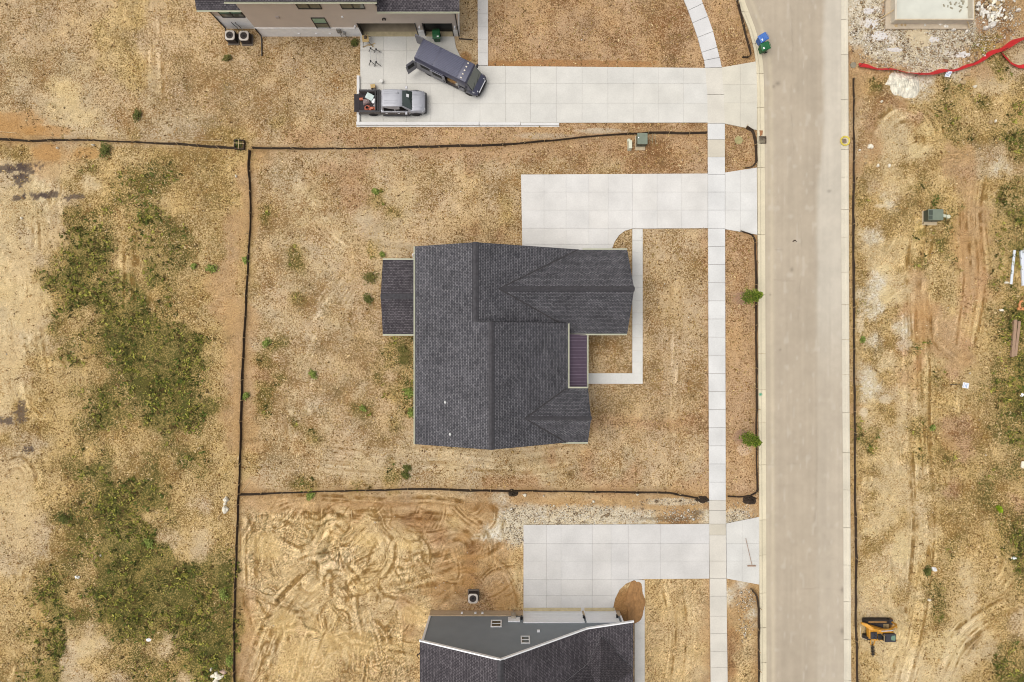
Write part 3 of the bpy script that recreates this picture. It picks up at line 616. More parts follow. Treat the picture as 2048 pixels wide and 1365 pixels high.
DARKT = mat('dark bronze trim', S(48,42,40), rough=.5, var=.1)
GLASS = mat('window glass', S(70,84,78), rough=.06, var=.15, scale=1.2, spec=.8)
BLACK = mat('matt black', S(34,33,34), rough=.55, var=.1)
def brickm(name, c1, c2, cm, bw=.24, rh=.08):
    m = mat(name, c1, rough=.9, var=.06, scale=2)
    n = m.node_tree.nodes; l = m.node_tree.links; vm = [q for q in n if q.type == 'VECT_MATH'][0]
    tc = [q for q in n if q.type == 'TEX_COORD'][0]; mp = n.new('ShaderNodeMapping'); mp.inputs['Rotation'].default_value = (math.pi/2, 0, 0); l.new(tc.outputs['Object'], mp.inputs[0])
    br = n.new('ShaderNodeTexBrick'); l.new(mp.outputs[0], br.inputs['Vector']); br.inputs['Scale'].default_value = 1; br.inputs['Brick Width'].default_value = bw; br.inputs['Row Height'].default_value = rh
    br.inputs['Mortar Size'].default_value = .008; br.inputs['Color1'].default_value = (*c1, 1); br.inputs['Color2'].default_value = (*c2, 1); br.inputs['Mortar'].default_value = (*cm, 1)
    l.new(br.outputs['Color'], vm.inputs[0]); return m
def siding(name, c, pitch=.16):
    m = mat(name, c, rough=.75, var=.05, scale=.8)
    n = m.node_tree.nodes; l = m.node_tree.links; b = n['Principled BSDF']; vm = [q for q in n if q.type == 'VECT_MATH'][0]
    tc = [q for q in n if q.type == 'TEX_COORD'][0]; sp = n.new('ShaderNodeSeparateXYZ'); l.new(tc.outputs['Object'], sp.inputs[0])
    d = n.new('ShaderNodeMath'); d.operation = 'DIVIDE'; d.inputs[1].default_value = pitch; l.new(sp.outputs[2], d.inputs[0]); f = n.new('ShaderNodeMath'); f.operation = 'FRACT'; l.new(d.outputs[0], f.inputs[0])
    bp = n.new('ShaderNodeBump'); bp.invert = True; bp.inputs['Strength'].default_value = .6; bp.inputs['Distance'].default_value = .012; l.new(f.outputs[0], bp.inputs['Height']); l.new(bp.outputs[0], b.inputs['Normal'])
    return m

def roof_face(m, pts, thick=.16, mi=0, under=1):
    """a sloping slab from 3 or 4 corners, shingle courses following the fall of the slope"""
    p = [Vector(q) for q in pts]; nrm = (p[1]-p[0]).cross(p[2]-p[0]).normalized()
    if nrm.z < 0: p = p[::-1]; nrm = -nrm
    hz = Vector((0,0,1)).cross(nrm); hz = hz.normalized() if hz.length > 1e-4 else Vector((1,0,0)); up = nrm.cross(hz)
    o = len(m.v); n = len(p); m.v += [tuple(q) for q in p]+[tuple(q-Vector((0,0,thick))) for q in p]
    m.uv[len(m.f)] = [(q.dot(hz), q.dot(up)) for q in p]; m.f.append([o+i for i in range(n)]); m.m.append(mi)
    m.uv[len(m.f)] = [(q.x, q.y) for q in p[::-1]]; m.f.append([o+n+i for i in range(n-1, -1, -1)]); m.m.append(under)
    for i in range(n):
        j = (i+1) % n; m.uv[len(m.f)] = [(0,0)]*4; m.f.append([o+i, o+n+i, o+n+j, o+j]); m.m.append(under)
def ridge(m, a, b, wd=.17, sl=.45, sl2=None):
    """overlapping cap shingles along a ridge"""
    a, b = Vector(a), Vector(b); d = b-a; L = d.length; d /= L; s = Vector((0,0,1)).cross(d).normalized(); n = int(L/.2); sl2 = sl if sl2 is None else sl2
    for i in range(n):
        p0 = a+d*(i*L/n); p1 = a+d*((i+1)*L/n+.03); z0, z1 = .035, .015+.012*(i % 2)
        dn, dn2 = Vector((0,0,-sl*wd)), Vector((0,0,-sl2*wd)); Z = Vector((0,0,1))
        vs = [p0+s*wd+dn+Z*z0, p0+Z*(z0+.02), p0-s*wd+dn2+Z*z0, p1+s*wd+dn+Z*z1, p1+Z*(z1+.02), p1-s*wd+dn2+Z*z1]
        vs += [v-Z*.04 for v in vs]
        m.add(vs, [(0,1,4,3),(1,2,5,4),(6,9,10,7),(7,10,11,8),(0,3,9,6),(2,8,11,5),(0,6,7,1),(1,7,8,2),(3,4,10,9),(4,5,11,10)])
def gutter(m, a, b, out, wd=.12):
    a, b, out = Vector(a), Vector(b), Vector(out).normalized(); Z = Vector((0,0,1)); r = []
    for p in (a, b): r.append([p+Z*.0, p+out*wd, p+out*wd-Z*.11, p+out*wd*.4-Z*.13, p-Z*.13, p-Z*.02+out*.0, p+out*.02-Z*.11, p+out*(wd-.02)-Z*.10, p+out*(wd-.02)+Z*.0, p+out*.02])
    m.loft([[q+Vector((0,0,-.02)) for q in (p+out*.0-Z*.0, p+out*.0-Z*.13, p+out*wd*.7-Z*.13, p+out*wd-Z*.03, p+out*wd+Z*.01, p+out*(wd-.022)+Z*.01, p+out*(wd-.03)-Z*.04, p+out*(wd*.6)-Z*.105, p+out*.02-Z*.105, p+out*.02)] for p in (a, b)])

def pieces(name, mt, parent, boxes, bevel=0):
    for b in boxes: m = MB(); m.box(*b); m.build(name, mt, parent, bevel=bevel)
# ------------------------------------------------------------------ house in the middle
def zW(x): return 7.3-.4545*(-2.85-x)                # long west slope of both blocks
hm = site('house', P(1000,690), label='charcoal shingled house with steep garage gable, standing alone in the middle', cat='house')
SHM = [SH_C, TRIM]
YN = (682.5-493)/PX*(H-5)/H; YS = (682.5-889)/PX*(H-5)/H; YM = (682.5-645)/PX*(H-6)/H
XE, ZE = -7.91, 5.0; XN, ZN = -2.85, 7.3; XS = -1.587; ZS = 7.3+.4545*(XN-XE)*0+.4545*(XS-XN)
XE2, ZE2 = 5.65, 3.1; XE3 = 4.65; ZE3 = 4.0
z_e = lambda x: ZN-(ZN-ZE2)/(XE2-XN)*(x-XN)          # north block, east slope
z_s = lambda x: ZS-(ZS-ZE3)/(XE3-XS)*(x-XS)          # south block, east slope
m = MB()
roof_face(m, [(XE,YM,ZE),(XN,YM,ZN),(XN,YN,ZN),(XE,YN,ZE)]); roof_face(m, [(XE,YS,ZE),(XS,YS,ZS),(XS,YM,ZS),(XE,YM,ZE)])
rf = m.build('roof', SHM, hm)
m = MB(); roof_face(m, [(XN,YM-.3,ZN),(XE2,YM-.3,ZE2),(XE2,YN,ZE2),(XN,YN,ZN)]); m.build('roof_slope', SHM, hm)
m = MB(); roof_face(m, [(XS,YS,ZS),(XE3,YS,ZE3),(XE3,YM,ZE3),(XS,YM,ZS)]); m.build('roof_slope', SHM, hm)
m = MB(); ridge(m, (XN,YM,ZN), (XN,YN,ZN), .24, .45, .45); m.build('ridge_cap', CAP, rf)
m = MB(); ridge(m, (XS,YS,ZS), (XS,YM-.05,ZS), .24, .45, .6); m.build('ridge_cap', CAP, rf)
# garage gable
yN, yS = (682.5-500)/PX*(H-3.1)/H, (682.5-668)/PX*(H-3.1)/H; yR = (yN+yS)/2; zR = 6.4; xG = 230/PX*(H-3.1)/H; xT = -.95
xr = xG+.02
m = MB(); roof_face(m, [(xr,yN,3.1),(xr,yR,zR),(xT,yR,zR),(xT+6.5,yN,3.1)]); roof_face(m, [(xT,yR,zR),(xr,yR,zR),(xr,yS,3.1),(xT+5.9,yS,3.1)])
gr = m.build('garage_roof', SHM, hm)
m = MB(); ridge(m, (xT-.1,yR,zR), (xr+.02,yR,zR), .2, .9); m.build('ridge_cap', CAP, gr)
# small south-east gable
gN, gS = (682.5-777)/PX*(H-4)/H, (682.5-885)/PX*(H-4)/H; gR = (gN+gS)/2; gx = 152/PX*(H-4)/H; gz = 6.25; gt = .62
m = MB(); roof_face(m, [(gx,gN,4.02),(gx,gR,gz),(gt-.1,gR,gz),(gx-2.9,gN,4.02)]); roof_face(m, [(gt-.1,gR,gz),(gx,gR,gz),(gx,gS,4.02),(gx-2.9,gS,4.02)])
sg = m.build('front_gable_roof', SHM, hm)
m = MB(); ridge(m, (gt-.2,gR,gz), (gx+.02,gR,gz), .18, 1.0); m.build('ridge_cap', CAP, sg)
VAL = mat('dark valley shingle', S(70,67,68), rough=.95, var=.25, scale=6)  # darker strip laid along each roof valley
def valley(a, b, parent):
    a, b = Vector(a), Vector(b); d = (b-a).normalized(); s_ = Vector((0,0,1)).cross(d).normalized()*.055; Z = Vector((0,0,1)); m = MB()
    m.add([a-s_+Z*.05, b-s_+Z*.05, b+s_+Z*.05, a+s_+Z*.05, a-s_-Z*.06, b-s_-Z*.06, b+s_-Z*.06, a+s_-Z*.06], [(0,1,2,3),(7,6,5,4),(0,4,5,1),(1,5,6,2),(2,6,7,3),(3,7,4,0)]); m.build('valley_strip', VAL, parent)
def valley_end(yE, zEa, xs_, ysl):
    return None
kN = (zR-3.1)/abs(yN-yR); xv = lambda z: XN+(ZN-z)*(XE2-XN)/(ZN-ZE2); xw_ = lambda z: XS+(ZS-z)*(XE3-XS)/(ZS-ZE3)
valley((xv(zR),yR,zR), (xv(3.15),yN,3.15), gr); valley((xv(zR),yR,zR), (xv(zR-kN*(yR-YM)),YM,zR-kN*(yR-YM)), gr)
valley((xw_(gz),gR,gz), (xw_(4.1),gN,4.1), sg); valley((xw_(gz),gR,gz), (xw_(4.1),gS,4.1), sg)
# rear porch
q0 = P(765.5,520,3.3); q1 = P(832,669,3.3); pr = (q0.y+q1.y)/2
m = MB(); roof_face(m, [(q0.x,q0.y,3.3),(q1.x+.4,q0.y,3.3),(q1.x+.4,pr,4.2),(q0.x,pr,4.2)]); roof_face(m, [(q0.x,q1.y,3.3),(q0.x,pr,4.2),(q1.x+.4,pr,4.2),(q1.x+.4,q1.y,3.3)])
SHM2 = [SH_B, TRIM]; pp = m.build('porch_roof', SHM2, hm)
m = MB(); ridge(m, (q0.x-.02,pr,4.2), (q1.x+.2,pr,4.2), .22, .3); m.build('ridge_cap', CAP, pp)
# purple standing-seam entrance roof
MET = mat('purple grey metal', S(98,82,96), rough=.38, metal=.35, var=.05)
e0 = P(1138,669,3.3); e1 = P(1174,777,2.95); m = MB(); roof_face(m, [(e0.x-.1,e1.y,3.35),(e1.x,e1.y,2.95),(e1.x,e0.y,2.95),(e0.x-.1,e0.y,3.35)], .12)
yy = e1.y+.02
while yy < e0.y:
    vs = [(e0.x-.1,yy,3.35),(e1.x,yy,2.95),(e1.x,yy,3.0),(e0.x-.1,yy,3.40),(e0.x-.1,yy+.03,3.35),(e1.x,yy+.03,2.95),(e1.x,yy+.03,3.0),(e0.x-.1,yy+.03,3.40)]
    o = len(m.f); m.add(vs, [(0,1,2,3),(4,7,6,5),(3,2,6,7),(0,3,7,4),(1,5,6,2)])
    for k in range(o, len(m.f)): m.uv[k] = [(0,0)]*4
    yy += .285
for k in range(6, len(m.f)): m.m[k] = 2
m.build('entrance_roof', [MET, TRIM, mat('seam edge metal', S(136,120,134), rough=.4, metal=.2)], hm)
# walls under the roofs (set in below the overhangs)
WALL = siding('warm grey lap siding', S(168,160,150)); BRW = brickm('pale brick', S(214,208,198), S(196,190,180), S(180,176,170))
m = MB()
def gwall(m, pts, z0=-.1):
    """closed wall block under a roof: plan points with their own top heights"""
    n = len(pts); vs = [(x,y,z0) for x,y,z in pts]+[(x,y,z) for x,y,z in pts]
    m.add(vs, [tuple(range(n-1,-1,-1)), tuple(range(n,2*n))]+[(i,(i+1)%n,n+(i+1)%n,n+i) for i in range(n)])
gwall(m, [(XE+.4,YM,zW(XE+.4)-.2),(XN,YM,ZN-.2),(XN,YN-.3,ZN-.2),(XE+.4,YN-.3,zW(XE+.4)-.2)]); gwall(m, [(XN+.002,YM,ZN-.2),(XE2-.5,YM,z_e(XE2-.5)-.2),(XE2-.5,YN-.3,z_e(XE2-.5)-.2),(XN+.002,YN-.3,ZN-.2)])
gwall(m, [(XE+.4,YS+.3,zW(XE+.4)-.2),(XS,YS+.3,ZS-.2),(XS,YM-.03,ZS-.2),(XE+.4,YM-.03,zW(XE+.4)-.2)]); gwall(m, [(XS+.002,YS+.3,ZS-.2),(XE3-.4,YS+.3,z_s(XE3-.4)-.2),(XE3-.4,YM-.03,z_s(XE3-.4)-.2),(XS+.002,YM-.03,ZS-.2)])
m.build('wall', WALL, hm)
m = MB(); 
for (ya, yb, za, zb) in ((yN-.35,yR,3.25,zR-.2),(yR-.001,yS+.35,zR-.2,3.25)): gwall(m, [(XE2-.5,ya,za),(XE2-.5,yb,zb),(xG-.4,yb,zb),(xG-.4,ya,za)])
m.build('garage_wall', BRW, hm)
m = MB()
for (ya, yb, za, zb) in ((gN-.3,gR,4.1,gz-.2),(gR-.001,gS+.35,gz-.2,4.1)): gwall(m, [(XE3-.39,ya,za),(XE3-.39,yb,zb),(gx-.35,yb,zb),(gx-.35,ya,za)])
m.build('front_gable_wall', BRW, hm)
for yy in (q0.y-.35, q1.y+.35):
    m = MB(); m.box(q0.x+.3, q0.x+.5, yy-.1, yy+.1, 0, 3.15); m.box(q0.x+.24, q0.x+.56, yy-.16, yy+.16, 0, .18); m.build('porch_post', WHITE, hm, bevel=.01)
m = MB(); m.box(q0.x+.1, XE+.45, q1.y+.1, q0.y-.1, -.05, .16); m.build('porch_floor', CONCM if False else mat('porch concrete', S(206,202,194), rough=.9), hm)
for yy in (e0.y-.25, e1.y+.25):
    m = MB(); m.box(e1.x-.35, e1.x-.18, yy-.09, yy+.09, 0, 2.85); m.build('entrance_post', WHITE, hm, bevel=.01)
GD = mat('white garage door', (.84,.84,.84), rough=.5, var=.03)
for xa, xb in ((1.2,6.0),(6.7,9.0)):
    m = MB()
    for k in range(4): m.box(P(1045,0).x+xa, P(1045,0).x+xb, yN-.36, yN-.31, .08+k*.56, .62+k*.56)
    m.build('garage_door', GD, hm, bevel=.008)
for (x, y0, z0, wd, hg) in ((gx-.35,gR,1.0,1.6,1.5),(xG-.4,yR,1.0,1.2,1.5)):
    m = MB(); m.box(x-.02, x+.05, y0-wd/2-.07, y0+wd/2+.07, z0-.07, z0+hg+.07); w_ = m.build('window', DARKT, hm); m = MB(); m.box(x, x+.06, y0-wd/2, y0+wd/2, z0, z0+hg); m.build('pane', GLASS, w_)
def g1(a, b, out, p=hm): m = MB(); gutter(m, a, b, out); m.build('gutter', GUT, p)
g1((XE,YS,ZE), (XE,YN,ZE), (-1,0,0)); g1((XE3,gN+.05,ZE3), (XE3,YM,ZE3), (1,0,0)); g1((xT+6.9,yN,3.1), (xr,yN,3.1), (0,1,0)); g1((xT+5.75,yS,3.1), (xr,yS,3.1), (0,-1,0))
g1((gx-1.85,gN,4.02), (gx,gN,4.02), (0,1,0)); g1((gx-2.2,gS,4.02), (gx,gS,4.02), (0,-1,0)); g1((q0.x,q0.y,3.3), (q1.x-.05,q0.y,3.3), (0,1,0)); g1((q0.x,q1.y,3.3), (q1.x-.05,q1.y,3.3), (0,-1,0)); g1((e1.x,e1.y,2.95), (e1.x,e0.y,2.95), (1,0,0))
m = MB(); m.tube([(XE-.05,q0.y+.35,ZE-.1),(XE-.25,q0.y+.3,ZE-.35),(XE-.28,q0.y+.12,3.9),(XE-.1,q0.y+.1,3.45)], .05, 6); m.build('downspout', WHITE, hm)
# step flashing wall between the two blocks
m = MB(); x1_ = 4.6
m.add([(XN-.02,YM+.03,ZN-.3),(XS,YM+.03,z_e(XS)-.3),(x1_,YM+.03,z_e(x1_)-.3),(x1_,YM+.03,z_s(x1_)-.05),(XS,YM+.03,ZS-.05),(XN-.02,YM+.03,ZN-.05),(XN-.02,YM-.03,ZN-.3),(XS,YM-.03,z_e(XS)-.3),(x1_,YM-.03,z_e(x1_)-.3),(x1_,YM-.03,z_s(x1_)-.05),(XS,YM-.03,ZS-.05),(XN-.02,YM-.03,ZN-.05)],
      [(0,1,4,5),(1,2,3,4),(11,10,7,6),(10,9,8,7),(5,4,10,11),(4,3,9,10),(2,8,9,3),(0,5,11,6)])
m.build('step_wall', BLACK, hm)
for px_, py_ in ((891,805),(901,869)):
    x = P(px_,py_,6.2).x; z = zW(x); c = P(px_,py_,z); m = MB(); m.cyl((c.x,c.y,z-.1), .05, .38, 10); m.cyl((c.x,c.y,z-.02), .13, .06, 12, r2=.06); m.build('vent_pipe', mat('white vent pipe', S(225,225,222), rough=.5), rf)

# ------------------------------------------------------------------ front-view helper: a wall seen obliquely from above; pixels give place on the wall
def onwall(Yw, px_, py_):
    k = (682.5-py_)/PX/Yw; h = H*(1-1/k); return Vector(((px_-1024)/PX/k, Yw, h))
def rectwall(Yw, x0, y0, x1, y1):
    a = onwall(Yw, (x0+x1)/2, y0); b = onwall(Yw, (x0+x1)/2, y1); k = (682.5-(y0+y1)/2)/PX/Yw; xa = (x0-1024)/PX/k; xb = (x1-1024)/PX/k
    return xa, xb, min(a.z,b.z), max(a.z,b.z)
def window(parent, Y, s, xa, xb, z0, z1, fm, glass, bars='v', nm='window', fw=.07):
    """s = +1 when the wall faces +y, -1 when it faces -y"""
    m = MB(); o0, o1 = sorted((Y, Y+s*.07)); 
    m.box(xa-fw, xb+fw, o0, o1, z0-fw, z0); m.box(xa-fw, xb+fw, o0, o1, z1, z1+fw); m.box(xa-fw, xa, o0, o1, z0, z1); m.box(xb, xb+fw, o0, o1, z0, z1)
    if 'v' in bars: c = (xa+xb)/2; m.box(c-.05, c+.05, o0, o1, z0, z1)
    if 'h' in bars: c = (z0+z1)/2; m.box(xa, xb, o0, o1-.004, c-.03, c+.03)
    f = m.build(nm, fm, parent, bevel=.006); m = MB(); p0, p1 = sorted((Y-.0, Y+s*.025)); m.box(xa, xb, p0, p1, z0, z1); m.build('pane', glass, f); return f

# ------------------------------------------------------------------ house at the bottom edge
hb = site('house', P(1050,1300), label='slate blue sided house with white trim and white garage doors', cat='house')
Yb = (682.5-1222)/PX
SB = siding('slate blue lap siding', S(150,158,164)); BRT = brickm('tan brick wainscot', S(226,200,166), S(206,182,148), S(214,194,166))
yr = Yb+.35; L = -14.0
x0, z0 = -7.25, 7.0; x1, z1 = -.85, 10.25; x2, z2 = 6.18, 4.75; x3, z3 = 10.2, 3.35
m = MB(); roof_face(m, [(x0,yr+L,z0),(x1,yr+L,z1),(x1,yr,z1),(x0,yr,z0)]); roof_face(m, [(x1,yr+L,z1),(x2,yr+L,z2),(x2,yr,z2),(x1,yr,z1)]); roof_face(m, [(x2,yr+L,z2),(x3,yr+L,z3),(x3,yr,z3),(x2,yr,z2)])
rb = m.build('roof', [SH_B, WHITE], hb); m = MB(); ridge(m, (x1,yr+L,z1), (x1,yr,z1), .22, .5, .75); m.build('ridge_cap', CAP, rb)
A = P(1203,1272,4.42); A2 = Vector((6.18,-26.45,4.80)); B_ = Vector((3.0,-27.6,7.25)); Cc_ = Vector((6.85,-27.6,7.25)); D = Vector((x3-.05,-27.6,3.45)); 
m = MB(); roof_face(m, [A, A2, Cc_], .02); roof_face(m, [A2, B_, Cc_], .02); roof_face(m, [A, Cc_, D], .03); roof_face(m, [(B_.x,B_.y,7.25),(B_.x,yr+L,7.25),(Cc_.x,yr+L,7.25),(Cc_.x,Cc_.y,7.25)], .1); m.build('front_gable_roof', [SH_B, WHITE], hb)
# rake boards, white
m = MB()
def rake(m, a, b, y, w_=.1, d=.24):
    a, b = Vector((a[0],y,a[1])), Vector((b[0],y,b[1])); Z = Vector((0,0,1)); o = Vector((0,w_,0))
    m.add([a-Z*d+o*0, b-Z*d, b+Z*.02, a+Z*.02, a-Z*d+o, b-Z*d+o, b+Z*.02+o, a+Z*.02+o], [(0,1,2,3),(7,6,5,4),(3,2,6,7),(0,4,5,1),(1,5,6,2),(0,3,7,4)])
for a, b in (((x0-.05,z0),(x1,z1)),((x1,z1),(x2,z2)),((x2,z2),(x3+.05,z3))): rake(m, a, b, yr+.002)
m.build('rake_board', WHITE, hb)
wl_, wr_ = P(862,0).x, P(1238,0).x
zt = lambda x: (z0+(z1-z0)*(x-x0)/(x1-x0)) if x < x1 else ((z1+(z2-z1)*(x-x1)/(x2-x1)) if x < x2 else z2+(z3-z2)*(x-x2)/(x3-x2))
def face_wall(m, Y0, Y1, xs, zb=-.1, dz=-.2):
    for a, b in zip(xs[:-1], xs[1:]): gwall(m, [(a,Y1,zt(a)+dz),(b,Y1,zt(b)+dz),(b,Y0,zt(b)+dz),(a,Y0,zt(a)+dz)], zb)
m = MB(); face_wall(m, Yb-.05, yr+L+.4, [wl_,x1,x2,wr_], 1.1); m.build('wall', SB, hb)
d1 = rectwall(Yb, 1049, 1224, 1164, 1245); d2 = rectwall(Yb, 1173, 1224, 1233, 1244.5)
pieces('brick_wainscot', BRT, hb, [(wl_-.03, d1[0]-.1, Yb-.3, Yb+.02, -.1, 1.1), (d1[1]+.08, d2[0]-.08, Yb-.3, Yb+.02, -.1, 1.1), (d2[1]+.08, wr_+.03, Yb-.3, Yb+.02, -.1, 1.1), (wl_-.03, wl_+.3, yr+L+.5, Yb-.302, -.1, 1.1)])
pieces('stone_ledge', BRT, hb, [(wl_-.05, d1[0]-.1, Yb+.022, Yb+.06, 1.1, 1.16)])
THR = mat('door sill concrete', S(204,188,150), rough=.9)
for k, d in enumerate((d1, d2)):
    m = MB()
    for j in range(4): m.box(d[0], d[1], Yb-.02, Yb+.012, .12+j*.56, .66+j*.56)
    dr = m.build('garage_door', GD, hb, bevel=.008)
    m = MB(); m.prism([(d[0]-.1,Yb-.04),(d[0],Yb-.04),(d[0],Yb+.05),(d[0]-.1,Yb+.05)],0,2.46); m.prism([(d[1],Yb-.04),(d[1]+.1,Yb-.04),(d[1]+.1,Yb+.05),(d[1],Yb+.05)],0,2.46); m.box(d[0]-.12, d[1]+.12, Yb-.045, Yb+.055, 2.455, 2.56); m.build('door_casing', WHITE, dr)
    m = MB(); m.box(d[0]-.05, d[1]+.05, Yb-.3, Yb+.30, -.05, .105); m.build('door_sill', THR, hb)
pieces('corner_board', WHITE, hb, [(wl_-.05, wl_+.12, Yb-.2, Yb+.02, 1.16, zt(wl_)-.2), (wr_-.1, wr_+.04, Yb-.1, Yb+.02, 1.1, zt(wr_)-.2)])
DG = mat('dark window glass', S(52,60,54), rough=.08, var=.2, scale=1.5, spec=.8)
for r4 in ((984,1242.5,1001,1254), (1044,1274.5,1057.5,1287)):
    xa, xb, za, zb = rectwall(Yb-.05, *r4); window(hb, Yb-.05, 1, xa, xb, za, zb, WHITE, DG, 'h', fw=.10)
c = onwall(Yb-.05, 1077, 1264); m = MB(); m.box(c.x-.12, c.x+.12, Yb-.05, Yb+.08, c.z-.14, c.z+.12); m.box(c.x-.09, c.x+.09, Yb+.08, Yb+.13, c.z-.02, c.z+.08); m.build('wall_vent', WHITE, hb, bevel=.01)
LM = mat('lamp housing black', S(32,34,38), rough=.35)
for lx, ly in ((1043,1238),(1167.5,1237),(1234,1236)):
    c = onwall(Yb, lx, ly); m = MB(); m.box(c.x-.07, c.x+.07, Yb-.05, Yb+.06, c.z-.1, c.z+.1); m.cyl((c.x,Yb+.16,c.z-.17), .085, .34, 12); m.cyl((c.x,Yb+.16,c.z+.16), .11, .04, 12); m.build('wall_lamp', LM, hb)
xa, xb, za, zb = rectwall(Yb, 1016, 1236, 1040, 1244); m = MB(); m.box(xa, xb, Yb-.04, Yb+.08, za, zb); m.build('meter_board', WHITE, hb)
c = onwall(Yb+.1, 1027, 1232); m = MB(); m.box(c.x-.2, c.x+.2, Yb+.03, Yb+.26, .9, 1.9); m.cyl((c.x,Yb+.26,1.4), .1, .08, 14, 'y'); m.tube([(c.x,Yb+.12,.9),(c.x,Yb+.12,0)], .035); m.build('electric_meter', mat('meter grey', S(186,176,160), rough=.5, metal=.2), hb, bevel=.01)
for ox in (924,951,965):
    c = onwall(Yb, ox, 1227); m = MB(); m.box(c.x-.09, c.x+.09, Yb+.02, Yb+.12, .5, .75); m.build('outlet_box', WHITE, hb, bevel=.01)
m = MB(); m.tube([(wl_-.35,Yb-1.6,5.6),(wl_-.5,Yb-1.5,5.3),(wl_-.25,Yb-1.5,4.9),(wl_-.12,Yb-1.5,.1)], .05, 6); m.build('downspout', DARKT, hb)

# ------------------------------------------------------------------ house at the top edge
ht = site('house', P(700,30), label='tall taupe sided house with white brick base and open garage', cat='house')
Yt = (682.5-73)/PX; TS = siding('taupe lap siding', S(222,206,190)); WB = brickm('white painted brick', (.88,.87,.85), (.82,.81,.79), (.72,.71,.68))
xl = (523-1024)/PX; xm = rectwall(Yt, 760, 30, 760, 40)[0]; xrr = (919-1024)/PX; g1_ = rectwall(Yt, 727, 48, 837, 72); g1_ = ((727-1024)/PX, (837-1024)/PX, 0, 2.4); g2_ = ((852-1024)/PX, (907-1024)/PX, 0, 2.4)
TB = 1.62                                                   # top of the white brick
pieces('brick_base', WB, ht, [(xl, g1_[0], Yt, Yt+.25, -.1, TB), (g1_[1], g2_[0], Yt, Yt+.25, -.1, 1.2), (g2_[1], xrr, Yt, Yt+.25, -.1, 1.2), (xl, xl+.25, Yt+.252, Yt+12, -.1, TB), (xrr-.25, xrr, Yt+.252, Yt+12, -.1, TB)])
pieces('brick_ledge', WB, ht, [(xl-.03, g1_[0]-.4, Yt-.04, Yt-.001, TB-.08, TB)])
m = MB(); zc = 7.0; zg = 5.3
m.box(xl+.02, g1_[0], Yt+.03, Yt+.25, TB, zc); m.box(g1_[0], xm, Yt+.03, Yt+.25, 2.4, zc); m.box(xm, xrr-.02, Yt+.03, Yt+.25, 2.4, zg); m.box(g1_[1], g2_[0], Yt+.03, Yt+.25, 1.2, 2.4); m.box(g2_[1], xrr-.02, Yt+.03, Yt+.25, 1.2, 2.4)
m.box(xl+.02, xl+.25, Yt+.252, Yt+12, TB, zc); m.box(xrr-.25, xrr-.02, Yt+.252, Yt+12, TB, zg); m.box(xm-.1, xm+.1, Yt+.3, Yt+12, 2.4, zc)
m.build('wall', TS, ht)
# garage inside
GF = mat('garage floor concrete', S(176,160,134), rough=.9, var=.15, scale=1.4)
m = MB(); m.box(g1_[0]-.4, g1_[1]+.35, Yt+.26, Yt+6.2, -.1, .10); m.box(g1_[1]+.4, g2_[1]+.2, Yt+.26, Yt+6.2, -.1, .101); gf = m.build('garage_floor', GF, ht)
m = MB(); m.box(g1_[0], g1_[1], Yt-.06, Yt+.36, -.1, .12); m.box(g2_[0], g2_[1], Yt-.06, Yt+.36, -.1, .12); m.build('garage_sill', THR, ht)
m = MB(); m.box(g1_[0]-.5, g1_[0]-.4, Yt+.26, Yt+6.2, 0, 2.9); m.box(g1_[1]+.35, g1_[1]+.4, Yt+.26, Yt+6.2, .101, 2.9); m.box(g1_[0]-.5, xrr-.26, Yt+6.2, Yt+6.3, 0, 2.9); m.box(g1_[0]-.5, xrr-.26, Yt+.26, Yt+6.2, 2.9, 3.0); m.build('garage_lining', mat('drywall', S(196,190,180), rough=.9), ht)
m = MB()
for k in range(4): m.box(g2_[0]+.02, g2_[1]-.02, Yt+.37, Yt+.43, .12+k*.57, .68+k*.57)
m.build('garage_door', BLACK, ht, bevel=.01)
m = MB()
for k in range(4): m.box(g1_[0]+.03, g1_[1]-.03, Yt+.6+k*.57, Yt+1.15+k*.57, 2.62, 2.67)
m.build('garage_door', BLACK, ht, bevel=.01)
for g in (g1_, g2_): pieces('door_casing', DARKT, ht, [(g[0]-.06, g[0]+.02, Yt-.02, Yt+.3, 0, 2.45), (g[1]-.02, g[1]+.06, Yt-.02, Yt+.3, 0, 2.45)])
# roofs
m = MB(); roof_face(m, [(xl-.4,Yt-.42,zc),(xm+.4,Yt-.42,zc),(xm+.4,Yt+6,zc+3.0),(xl-.4,Yt+6,zc+3.0)]); roof_face(m, [(xl-.4,Yt+6,zc+3.0),(xm+.4,Yt+6,zc+3.0),(xm+.4,Yt+12.4,zc),(xl-.4,Yt+12.4,zc)]); m.build('roof', [SH_B, TRIM], ht)
m = MB(); roof_face(m, [(xm+.12,Yt-.42,zg+.1),(xrr+.42,Yt-.42,zg+.1),(xrr+.42,Yt+6,zg+2.6),(xm+.12,Yt+6,zg+2.6)]); m.build('garage_roof', [SH_B, TRIM], ht)
for a, b, z in ((xl-.4, xm+.4, zc), (xm+.12, xrr+.42, zg+.1)): m = MB(); gutter(m, (a,Yt-.42,z), (b,Yt-.42,z), (0,-1,0)); m.build('gutter', GUT, ht)
